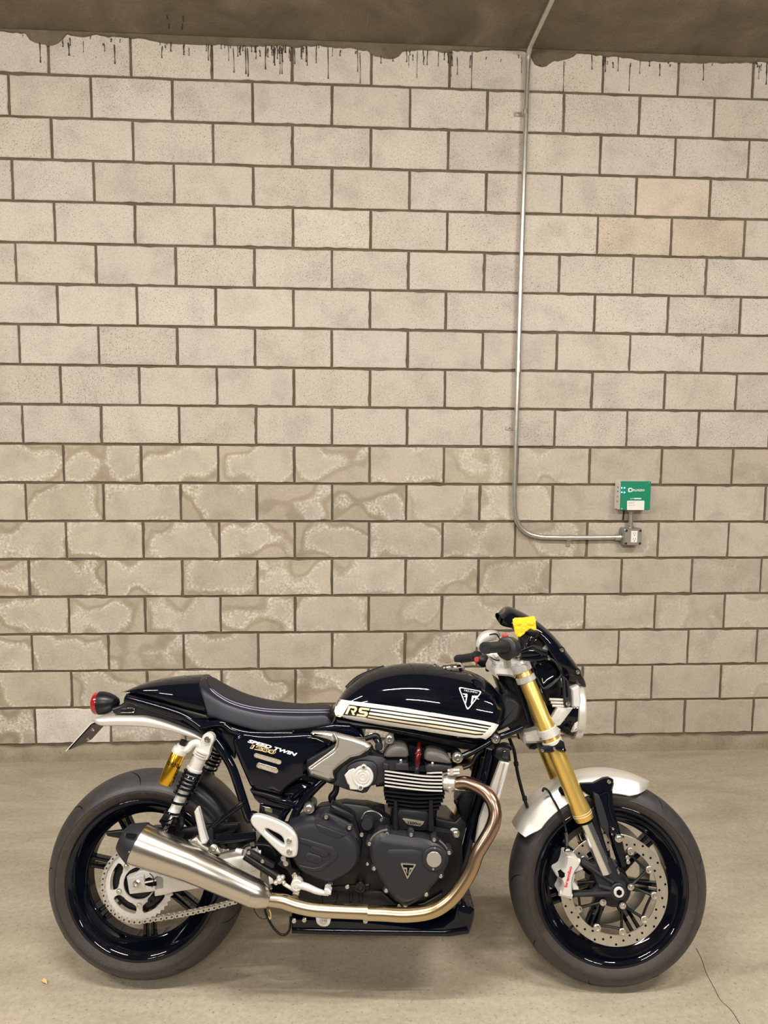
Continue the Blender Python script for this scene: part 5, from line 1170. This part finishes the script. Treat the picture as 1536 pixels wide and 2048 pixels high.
# side stand on the far side, reaching the floor
ps = Vector((0.52, 0.13, 0.17)); pe = MI @ Vector((0.46, -1.5363+0.30, 0.014))
st = mk('side_stand', tube([ps, ps.lerp(pe, .5), pe], [.011, .010, .009], 12, sm=False), 'satin_black', bike)
mk('stand_foot', lathe([(-.008, .02), (.0, .022), (.006, .018)], pe, MI.to_3x3() @ Vector((0, 0, 1)), 16), 'satin_black', st)

# ---- front fork
FL = .105
fk = [(q1('D1', 735, 838), q1('D1', 893, 785)), (q1('D1', 925, 1310), q1('D1', 1092, 1248)), (q1('D2', 560, 610), q1('D2', 727, 588)), (q1('D2', 700, 900), q1('D2', 865, 860)), (q1('D2', 780, 1130), q1('D2', 955, 1082)), (q1('D2', 795, 1190), q1('D2', 978, 1140)), (q1('D2', 822, 1265), q1('D2', 992, 1215)), (q1('D2', 832, 1275), q1('D2', 985, 1228))]
# make the outer tube true round and straight
def ring_par(r):
    A, B = P3(*r[0], FL), P3(*r[1], FL); return (A+B)/2
top_f = ring_par((q1('D1', 690, 700), q1('D1', 850, 645))); bot_f = ring_par(fk[-2]); fax = (bot_f-top_f).normalized(); flen = (bot_f-top_f).length
def fork(s):
    T = Vector((top_f.x, top_f.y*s, top_f.z))
    f = mk('fork_tube', lathe([(-.004, .010), (-.002, .0235), (0, .0245), (flen*.36, .0245), (flen*.37, .0262), (flen*.70, .0262), (flen*.885, .0262), (flen*.93, .0290), (flen*.985, .0290), (flen*.99, .0275), (flen, .0275), (flen+.001, .018)], T, fax, 36), 'gold_fork', bike)
    mk('fork_seal', lathe([(flen, .0262), (flen+.006, .0255), (flen+.009, .022)], T, fax, 28), 'deep_black', f)
    mk('fork_stanchion', lathe([(flen-.02, .0198), (flen+.16, .0198)], T, fax, 28), 'chrome', f)
    mk('fork_cap', lathe([(-.010, .008), (-.010, .014), (-.004, .016), (-.004, .0225), (.004, .0235)], T, fax, 24), 'silver_cast', f)
    return f
f1 = fork(1); f2 = fork(-1)
for k in (.955, .968): mk('fork_mark_ring', lathe([(flen*k-.0006, .0288), (flen*k-.0006, .0293), (flen*k+.0006, .0293), (flen*k+.0006, .0288)], top_f, fax, 36), 'white_decal', f1)
def fpos(t, s=1): p = top_f+fax*flen*t; return Vector((p.x, p.y*s, p.z))
# yokes and clamps
def t_of(c, x, y):
    p = pt(c, x, y, FL); return (p-top_f).dot(fax)/flen
def clamp(c, ya, parent, r=.0305, m='silver_cast', s=1):
    t0, t1 = ya
    return mk('fork_clamp', lathe([(t0*flen, .024), (t0*flen, r-.001), (t0*flen+.001, r), (t1*flen-.001, r), (t1*flen, r-.001), (t1*flen, .024)], Vector((top_f.x, top_f.y*s, top_f.z)), fax, 32), m, parent)
ta, tb_ = t_of('D1', 765, 690), t_of('D1', 775, 730); tc2, td = t_of('D1', 795, 790), t_of('D1', 800, 822)
uy = mk('upper_yoke', stack(q('D1', (525, 720), (560, 645), (640, 640), (720, 640), (860, 670), (880, 690), (880, 720), (700, 790), (660, 780), (530, 770)), [(-.12, .006), (-.115, 0), (.09, 0), (.098, .006)], .09), 'silver_cast', bike)
for s in (1, -1):
    clamp('', (ta-.015, tb_+.005), uy, s=s); clamp('', (tc2-.005, td+.012), uy, s=s)
bolt(pt('D1', 712, 785, .133), .0042, uy)
le = t_of('D1', 1005, 1290); l2 = t_of('D2', 590, 500)
ly = mk('lower_yoke', stack(q('D2', (312, 450), (330, 415), (440, 390), (640, 350), (680, 380), (680, 460), (560, 510), (330, 515)), [(-.12, .006), (-.115, 0), (.085, 0), (.095, .008)], .09), 'silver_paint', bike)
for s in (1, -1):
    clamp('', (le-.004, le+.050), ly, s=s); clamp('', (l2-.012, l2+.040), ly, s=s)
bolt(pt('D2', 485, 470, .138), .0045, ly)
hc = mk('hose_guide', stack(q('D2', (490, 575), (520, 545), (600, 520), (680, 480), (710, 500), (728, 585), (640, 580), (600, 600), (510, 602)), [(.06, .004), (.064, 0), (.130, 0), (.136, .005)], .13), 'satin_black', bike)
plate('hose_guide', q('D2', (380, 530), (470, 510), (480, 550), (430, 575), (382, 570)), -.13, -.06, 'satin_black', bike, .004)
bolts('D2', ((502, 582), (616, 560)), .137, .0046, hc)
mk('guide_finger', tube([pt('D2', 640, 562, .138), pt('D2', 690, 570, .140), pt('D2', 722, 580, .138)], .005, 10), 'gloss_black', hc)
# fork feet, axle
lg = mk('fork_foot', ring_loft([(q1('D4', 676, 455), q1('D4', 826, 380)), (q1('D4', 735, 560), q1('D4', 880, 490)), (q1('D4', 825, 640), q1('D4', 920, 590))], .098, 28), 'matte_black', bike)
mk('fork_foot', tube([Vector((p.x, -p.y, p.z)) for p in (pt('D4', 750, 418, .098), pt('D4', 870, 610, .098))], [.028, .022], 20), 'matte_black', bike)
plate('calliper_mount', q('D4', (508, 410), (560, 405), (645, 450), (690, 440), (860, 590), (980, 650), (990, 760), (960, 800), (880, 825), (800, 790), (440, 800), (440, 745), (640, 735), (700, 680), (645, 555), (520, 460)), .085, .108, 'matte_black', lg, .006)
for a, b in (((520, 425), (850, 640)), ((445, 765), (840, 745)), ((700, 670), (840, 710))): mk('mount_rib', tube([pt('D4', *a, .108), pt('D4', *b, .112)], .006, 10), 'matte_black', lg)
ax_ = pt('D4', 907, 735, .116)
mk('axle_boss', lathe([(-.03, .024), (.0, .0235), (.002, .021), (.002, .011)], ax_, (0, -1, 0), 36), 'matte_black', lg)
mk('front_axle', lathe([(.0, .0155), (.004, .0150), (.0055, .0135)], ax_, (0, -1, 0), 30), 'silver_cast', lg)
mk('axle_socket', lathe([(.0057, .0088), (.0060, .0088), (.0060, .001)], ax_, (0, -1, 0), 6), 'deep_black', lg, smooth=False)
# discs
DL = .073
def disc(sign):
    bm = annulus(.1275, .160, sign*DL-.0025, sign*DL+.0025, fc, 120)
    return mk('brake_disc', bm, 'disc_steel', FW, 30)
d1 = disc(1); d2 = disc(-1)
bm = bmesh.new()
for k in range(30):
    for j, (r, da) in enumerate(((.134, 0), (.1435, .055), (.153, .11))):
        if (k+j) % 3 == 2: pass
        a = 2*PI*k/30+da; lathe([(DL+.0026, .0034), (DL+.0028, .0034)], fc+Vector((r*math.cos(a), 0, r*math.sin(a))), (0, -1, 0), 10, bm) if k % 1 == 0 and (k*3+j) % 2 == 0 else None
tag(mk('disc_holes', bm, 'deep_black', FW), kind='stuff')
offs = math.radians(36*0.3)
for k in range(10):
    a = math.radians(-8+36*k); p = fc+Vector((.1205*math.cos(a), 0, .1205*math.sin(a)))
    mk('disc_button', lathe([(DL-.004, .0108), (DL+.0035, .0108), (DL+.0045, .0098), (DL+.0045, .0062), (DL+.001, .006), (DL+.001, .001)], p, (0, -1, 0), 24), 'disc_steel', FW)
    mk('button_centre', lathe([(DL+.0011, .0058), (DL+.0022, .0056), (DL+.0022, .001)], p, (0, -1, 0), 16), 'case_grey', FW)
    bm = bmesh.new()
    bridge(bm, [[fc+Vector((r*math.cos(a+s), -DL+y, r*math.sin(a+s))) for r, s in ((.130, -.10), (.117, -.055), (.117, .055), (.130, .10))] for y in (-.0024, .0024)]); mk('disc_tab', bm, 'disc_steel', FW)
car = mk('disc_carrier', annulus(.034, .052, DL-.012, DL-.003, fc, 60, .002), 'matte_black', FW)
for k in range(5):
    a = math.radians(-8+18+72*k); h0 = fc+Vector((.050*math.cos(a), -DL+.002, .050*math.sin(a)))
    bolt(fc+Vector((.050*math.cos(a), -DL-.003, .050*math.sin(a))), .0066, FW, BOLTF, 'disc_bolt')
    bm = bmesh.new()
    for s in (-1, 1):
        b_ = math.radians(-8+18+72*k+18*s); e0 = fc+Vector((.114*math.cos(b_), -DL+.003, .114*math.sin(b_)))
        mid_ = h0.lerp(e0, .5)
        tube([h0, mid_, e0], [.0055, .0040, .0052], 8, 4, bm)
    b1, b2 = [math.radians(-8+18+72*k+18*s) for s in (1, 3)]
    tube([fc+Vector((.114*math.cos(b1), -DL+.003, .114*math.sin(b1))), fc+Vector((.107*math.cos((b1+b2)/2), -DL+.003, .107*math.sin((b1+b2)/2))), fc+Vector((.114*math.cos(b2), -DL+.003, .114*math.sin(b2)))], .0038, 8, 4, bm)
    mk('carrier_arm', bm, 'satin_black', FW)
    mk('carrier_boss', lathe([(DL-.014, .010), (DL-.002, .0095)], Vector((h0.x, 0, h0.z)), (0, -1, 0), 16), 'satin_black', FW)
# calliper
cal = mk('brake_calliper', stack(q('D4', (375, 360), (420, 365), (520, 412), (505, 470), (465, 520), (440, 580), (428, 660), (435, 740), (435, 800), (320, 775), (300, 760), (335, 700), (335, 640), (310, 595), (270, 582), (275, 548), (335, 520), (355, 480), (372, 420)), [(.055, .003), (.058, 0), (.122, 0), (.129, .004)], .125, 1), 'silver_cast', bike, 30)
bcal = bvh_of(cal)
mk('calliper_lettering', text('brembo', q1('D4', 378, 690), q1('D4', 432, 478), 5.8, lambda x, y: P3(x, y, .1300), .03), 'red_print', cal)
for a, b in (((300, 745), (425, 780)), ((375, 385), (505, 425))): mk('calliper_bolt_boss', tube([pt('D4', *a, .118), pt('D4', *b, .118)], .0085, 14), 'silver_cast', cal)
mk('calliper_screw', lathe([(-.01, .010), (.004, .010), (.005, .004)], pt('D4', 322, 555, .126), (0, -1, 0), 6), 'deep_black', cal, smooth=False)
mk('calliper_pistons', stack(q('D4', (505, 470), (550, 505), (520, 520), (470, 540), (450, 640), (500, 690), (505, 720), (440, 720), (425, 640), (440, 560)), [(.06, 0), (.112, 0), (.115, .002)]), 'silver_cast', cal)
mk('calliper_body_far', stack(q('D4', (240, 300), (330, 260), (370, 330), (370, 420), (300, 560), (320, 640), (260, 720), (150, 650), (200, 420)), [(-.10, .004), (-.096, 0), (.02, 0), (.03, .006)], .02, 1), 'satin_black', bike)
mk('front_brake_hose', tube([pt('D2', x, y, .10 if i > 2 else .07) for i, (x, y) in enumerate(((505, 975), (520, 945), (560, 970), (600, 1040), (650, 1130), (690, 1220), (725, 1320), (735, 1430)))] + [pt('D4', 365, 150, .11), pt('D4', 372, 240, .115), pt('D4', 380, 330, .12)], [.0036]*8+[.0036, .0048, .0055], 10, 5), 'satin_black', bike)
mk('hose_union', tube([pt('D4', 365, 130, .112), pt('D4', 375, 200, .116), pt('D4', 378, 260, .118)], .0052, 10), 'chrome', bike)
mk('banjo_bolt', lathe([(-.008, .009), (.006, .009), (.008, .006)], pt('D4', 385, 320, .12), (0, -1, 0), 12), 'steel', bike)
# ---- front mudguard
bm = bmesh.new(); rings = []; th0, th1 = math.radians(64), math.radians(151); ns = 36
for i in range(ns+1):
    t = i/ns; th = th0+(th1-th0)*t
    w_ = .0735*min(1, (t/.10)**.5 if t < .10 else 1); drop = .050*min(1, t/.16)**.7*(1 if t < .9 else 1-.55*((t-.9)/.1))
    w_ = max(w_, .004); R0 = .3265+.004*math.sin(PI*t)
    sec = []
    for k in range(13):
        u = -1+2*k/12; y = w_*(abs(u)**.75)*(1 if u > 0 else -1); sec.append((y, R0-drop*abs(u)**3.2-.004*abs(u)))
    inn = [(y*.97, r-.003) for y, r in reversed(sec)]
    rings.append([fc+Vector((r*math.cos(th), y, r*math.sin(th))) for y, r in sec+inn])
bridge(bm, rings); mg = mk('front_mudguard', bm, 'silver_paint', bike, 50)
br = mk('mudguard_brace', stack(q('D2', (840, 930), (880, 905), (1000, 900), (1100, 852), (1150, 845), (1190, 862), (1196, 905), (1180, 960), (1185, 1080), (1210, 1220), (1240, 1300)) + q('D3', (900, 640), (925, 700), (900, 745), (860, 740), (820, 620), (770, 470), (700, 300), (660, 230)), [(.070, .004), (.074, 0), (.090, 0), (.097, .006)], .095), 'gloss_black', bike, 30)
plate('brace_web', q('D2', (990, 980), (1050, 1010), (1090, 1110), (1140, 1280), (1150, 1440), (1060, 1300), (1010, 1100)), .092, .104, 'case_grey', br, .004)
mk('brace_edge', tube([pt('D2', 1045, 1010, .1035), pt('D2', 1130, 985, .099), pt('D2', 1140, 1100, .099), pt('D2', 1180, 1260, .099)], .0016, 6), 'gloss_black', br)
bolt(pt('D2', 1140, 880, .098), .006, br)
for c, x, y, r in (('D3', 848, 522, .008), ('D3', 908, 660, .0065), ('D3', 912, 690, .0065), ('D3', 806, 455, .004), ('D3', 800, 495, .003)): bolt(pt(c, x, y, .10), r, br, BOLTF if r > .0075 else BOLT)
plate('stanchion_guard', q('D2', (960, 1150), (1000, 1120), (1060, 1300), (1100, 1440)) + q('D4', (870, 560), (900, 620), (850, 560), (640, 60), (560, 0)), .075, .092, 'satin_black', bike, .004)
mk('mudguard_bolt', lathe([(-.004, .006), (.004, .0062), (.006, .004)], pt('D2', 690, 980, .085), (0, -1, 0), 14), 'deep_black', mg)
mk('mudguard_mount', stack(q('D2', (665, 960), (690, 935), (720, 960), (735, 1010), (705, 1020), (675, 1000)), [(.070, 0), (.082, 0), (.085, .003)], sm=1), 'deep_black', mg)

# ---- headlight and fly screen
hl_c = pt('G2', 1130, 1440, 0.0); hax = Vector((1, 0, -0.06)).normalized()
hl = mk('headlight', lathe([(-.095, .010), (-.090, .035), (-.065, .060), (-.030, .078), (-.005, .082), (0, .082)], hl_c, hax, 48), 'gloss_black', bike)
mk('headlight_bezel', lathe([(-.012, .0835), (-.010, .089), (.006, .090), (.013, .086), (.016, .078), (.012, .074)], hl_c, hax, 56), 'silver_paint', hl)
mk('headlight_lens', lathe([(.010, .076), (.018, .060), (.022, .030), (.023, .001)], hl_c, hax, 48), 'rear_glass', hl)
bz = mk('headlight_bracket', stack(q('G2', (1045, 1000), (1195, 925), (1225, 960), (1240, 1160), (1250, 1200), (1245, 1380), (1130, 1400), (1060, 1360), (1060, 1180)), [(-.085, .004), (-.08, 0), (.082, 0), (.088, .005)], .085), 'silver_cast', hl)
plate('headlight_rim', q('G2', (1130, 1400), (1255, 1380), (1262, 1700), (1235, 1830), (1180, 1895), (1080, 1910), (1100, 1700)), -.07, .078, 'silver_cast', hl, .012)
plate('headlight_bracket_arm', q('G2', (640, 1600), (760, 1400), (700, 1350), (920, 1375), (1100, 1385), (1080, 1420), (830, 1750), (760, 1770), (690, 1700)), .06, .085, 'silver_cast', hl, .004)
for k, y in enumerate((1215, 1280, 1345)): mk('cooling_rib', tube([pt('G2', 600+30*k, y, .08), pt('G2', 900, y+10, .085)], .0042, 8), 'silver_cast', hl)
sb = mk('screen_bracket', stack(q('G2', (870, 740), (920, 750), (1010, 850), (1050, 1180), (1052, 1320), (1010, 1380), (950, 1385), (905, 1340), (890, 1150)), [(.085, 0), (.094, 0), (.098, .003)], .098), 'case_grey', bike)
plate('bracket_slot', q('G2', (920, 810), (960, 830), (990, 1150), (975, 1175), (945, 1170)), .096, .0988, 'deep_black', sb, .0004)
bolt(pt('G2', 985, 1305, .099), .0072, sb)
Sx = q('D1', (610, 165), (625, 118), (660, 110), (720, 132), (830, 190), (950, 270), (1080, 390), (1200, 535), (1300, 670), (1365, 785), (1393, 850), (1396, 880))
Ex = q('D1', (606, 180), (625, 225), (665, 275), (715, 318), (830, 345), (940, 380), (1015, 455), (1075, 560), (1130, 640), (1170, 705), (1195, 785), (1375, 894))
Sc = catmull([P3(*p, 0.0) for p in Sx], 5); Ec = catmull([P3(*p, .105) for p in Ex], 5); rings = []
m = len(Sc)
for i in range(m):
    t = i/(m-1); lw = .105*min(1, .22+1.7*min(t, 1-t)**.55)
    s_, e_ = Sc[i], Ec[i]; sec = []
    for k in range(17):
        f_ = -PI/2+PI*k/16
        c_, n_ = abs(math.cos(f_))**.8, math.sin(f_); sec.append(Vector((e_.x+(s_.x-e_.x)*c_, -lw*n_, e_.z+(s_.z-e_.z)*c_)))
    inn = [p+Vector((-.0028, -p.y*.03, -.0015)) for p in reversed(sec)]
    rings.append(sec+inn)
bm = bmesh.new(); bridge(bm, rings); fsn = mk('fly_screen', bm, 'gloss_black', bike, 60)
bfs = bvh_of(fsn)
for x, y in ((1168, 528), (1320, 738)): 
    p = onto(*q1('D1', x, y), bfs, .0005, .09); bolt(p, .0068, fsn)
    mk('screen_washer', lathe([(-.002, .011), (.0008, .011)], p, (0.25, -1, .25), 18), 'deep_black', fsn)
# dark mass of clocks, wiring and clamp bodies behind the screen
plate('instrument_pod', q('E4', (1000, 420), (1180, 250), (1360, 480), (1300, 550), (1230, 500), (1050, 480)), -.02, .07, 'rear_glass', bike, .006)
plate('instrument_badge', q('E4', (1238, 485), (1300, 412), (1362, 482), (1300, 552)), .069, .073, 'light_grey', bike, .002)
plate('instrument_mount', q('D1', (800, 640), (900, 620), (1040, 620), (1120, 690), (1170, 800), (1180, 1000), (1100, 1090), (1040, 1060), (1010, 980), (960, 900), (880, 700)), -.07, .05, 'satin_black', bike, .01, 1)
plate('wiring_cover', q('G2', (260, 460), (600, 400), (760, 520), (800, 720), (700, 840), (500, 980), (440, 1080), (330, 800)), .03, .075, 'gloss_black', bike, .008, 1)
mk('wire_strap', tube([pt('G2', x, y, .078) for x, y in ((450, 780), (480, 880), (560, 810), (680, 740))], .0014, 6), 'chain_steel', bike)
mk('wire_strap', tube([pt('G2', x, y, .078) for x, y in ((370, 830), (420, 980), (455, 1080))], .0012, 6), 'silver_cast', bike)
for pts in (((330, 750), (500, 1000), (800, 780), (850, 600), (700, 430), (540, 390)), ((480, 1000), (640, 900), (760, 800)), ((600, 380), (740, 440), (820, 560), (860, 740))): mk('front_cable', tube([pt('G2', x, y, .082) for x, y in pts], .0045, 10), 'satin_black', bike)
plate('steering_stop', q('D1', (880, 680), (915, 740), (905, 790), (890, 760)), .08, .115, 'satin_black', bike, .003)
# ---- handlebars
def grip(c, tip, inner, lt, li, parent):
    A, B = pt(c, *tip, lt), pt(c, *inner, li); d = (A-B).normalized(); Ln = (A-B).length
    g = mk('hand_grip', lathe([(-.01, .0165), (0, .0205), (.006, .0210), (.012, .0175), (.03, .0160), (Ln-.03, .0152), (Ln-.022, .0165), (Ln-.004, .0168), (Ln, .0155), (Ln, .010), (Ln+.0012, .0098), (Ln+.0012, .007), (Ln-.001, .0065), (Ln-.001, .001)], B, d, 32), 'matte_black', parent)
    return g, A, B, d
hb = mk('handlebar', tube([pt('E4', 580, 460, .235), pt('E4', 610, 500, .19), pt('E4', 620, 620, .14), pt('E4', 640, 760, .10)], .0115, 16), 'silver_cast', bike)
g1, gA, gB, gd = grip('E4', (243, 478), (575, 455), .355, .245, bike)
g2, gA2, gB2, gd2 = grip('D1', (165, 618), (360, 590), -.36, -.26, bike)
mk('switch_housing', lathe([(-.045, .022), (-.042, .031), (-.012, .033), (-.004, .031), (-.001, .026)], pt('E4', 600, 480, .245), gd, 32), 'case_grey', bike)
plate('switch_housing_lower', q('E4', (480, 560), (740, 560), (730, 640), (690, 700), (600, 690), (520, 640)), .19, .215, 'case_grey', bike, .006, 1)
mk('switch_red', lathe([(-.004, .010), (.004, .010), (.006, .007)], pt('E4', 600, 275, .20), (0, -0.2, 1), 14), 'red_button', bike)
plate('switch_ring', q('E4', (690, 300), (760, 300), (830, 400), (850, 520), (790, 620), (740, 660), (760, 520), (730, 400)), .19, .222, 'satin_black', bike, .004, 1)
clp = mk('clip_on_clamp', stack(q('E4', (300, 600), (370, 560), (480, 565), (560, 690), (540, 760), (440, 790), (380, 700)), [(.02, .004), (.024, 0), (.07, 0), (.076, .005)], .07), 'silver_cast', bike)
plate('clamp_cap', q('E4', (395, 570), (470, 562), (510, 650), (430, 650)), .07, .09, 'white_plastic', clp, .006, 1)
mk('clamp_slot', tube([pt('E4', 340, 625, .077), pt('E4', 430, 680, .077), pt('E4', 510, 690, .077)], .0018, 6), 'satin_black', clp)
mk('far_clip_on', tube([pt('E4', x, y, -.12) for x, y in ((170, 470), (190, 380), (250, 300), (340, 265), (430, 262), (480, 300))], [.014, .017, .019, .019, .016, .012], 16), 'silver_cast', bike)
mk('clutch_cable', tube([pt('E4', x, y, -.10) for x, y in ((330, 250), (440, 235), (490, 290), (520, 380))], .0018, 6), 'deep_black', bike)
sw_ = plate('switch_block', q('E4', (105, 690), (170, 620), (300, 600), (370, 650), (400, 780), (340, 800), (200, 815), (130, 750)), -.27, -.20, 'satin_black', bike, .006)
mk('switch_red', lathe([(-.006, .0095), (.004, .0095), (.006, .007)], pt('E4', 120, 675, -.20), (-.5, -1, 0), 14), 'red_button', sw_)
mk('switch_knob', lathe([(-.008, .0075), (0, .008), (.006, .005)], pt('E4', 300, 845, -.15), (0, -1, 0), 14), 'satin_black', sw_)
# front master cylinder, lever, reservoir
mcf = mk('front_master_cylinder', tube([pt('E4', 780, 580, .20), pt('E4', 900, 560, .19), pt('E4', 1100, 560, .18), pt('E4', 1300, 580, .17)], [.013, .015, .016, .012], 16), 'gloss_black', bike)
mk('brake_lever', tube([pt('E4', x, y, .21+.02*i) for i, (x, y) in enumerate(((1290, 570), (1150, 520), (1060, 470), (980, 500), (870, 540)))], [.007, .006, .006, .0055, .005], 12), 'gloss_black', mcf)
mk('lever_link', tube([pt('E4', x, y, .19) for x, y in ((850, 640), (1000, 660), (1150, 660), (1300, 630), (1345, 660))], .007, 12), 'gloss_black', mcf)
mk('lever_cable', tube([pt('E4', x, y, .15) for x, y in ((1340, 650), (1420, 690), (1490, 770), (1536, 860))], .0032, 8), 'satin_black', mcf)
for x, y in ((815, 585), (800, 540)): bolt(pt('E4', x, y, .215), .0062, mcf, BOLTF)
bolt(pt('E4', 1345, 660, .20), .0042, mcf)
mk('fluid_reservoir', tube([pt('E4', 930, 480, .16), pt('E4', 935, 330, .16), pt('E4', 960, 255, .16)], [.020, .021, .022], 20), 'rear_glass', bike)
mk('reservoir_clamp', tube([pt('E4', 985, 430, .175), pt('E4', 1040, 330, .175), pt('E4', 1090, 255, .17)], .008, 12), 'gloss_black', bike)
mk('reservoir_lid', lathe([(-.006, .021), (.004, .024), (.010, .024), (.012, .020)], pt('E4', 1040, 240, .155), (0, -.2, 1), 20), 'satin_black', bike)

# ---- yellow cloth over the reservoir (its own thing)
out = q('D1', (697, 242), (720, 228), (800, 226), (870, 214), (905, 212), (916, 250), (918, 300), (924, 340), (900, 338), (870, 322), (845, 335), (820, 352), (800, 380), (768, 402), (732, 396), (716, 345), (705, 300))
rC = random.Random(2); grid = bmesh.new()
t = bmesh.new(); t.faces.new([t.verts.new((x, y, 0)) for x, y in out]); t.normal_update(); bmesh.ops.triangulate(t, faces=t.faces[:]); fine(t, 2.2)
from mathutils import noise as mnoise
vm = {}
for v in t.verts:
    n_ = mnoise.noise(Vector((v.co.x*.16, v.co.y*.16, 0)))*.0035+mnoise.noise(Vector((v.co.x*.6, v.co.y*.6, 4)))*.0008
    top_k = max(0, 1-(v.co.y-1235)/10)
    vm[v] = grid.verts.new(MB @ P3(v.co.x, v.co.y, .195+n_-.018*top_k))
for f in t.faces: grid.faces.new([vm[v] for v in f.verts])
t.free()
cl_ = mk('microfibre_cloth', grid, 'cloth_yellow', None, 80)
so = cl_.modifiers.new('thick', 'SOLIDIFY'); so.thickness = .008; so.offset = 0
tag(cl_, 'small yellow terry cloth draped by the handlebar under the fly screen', 'cloth')
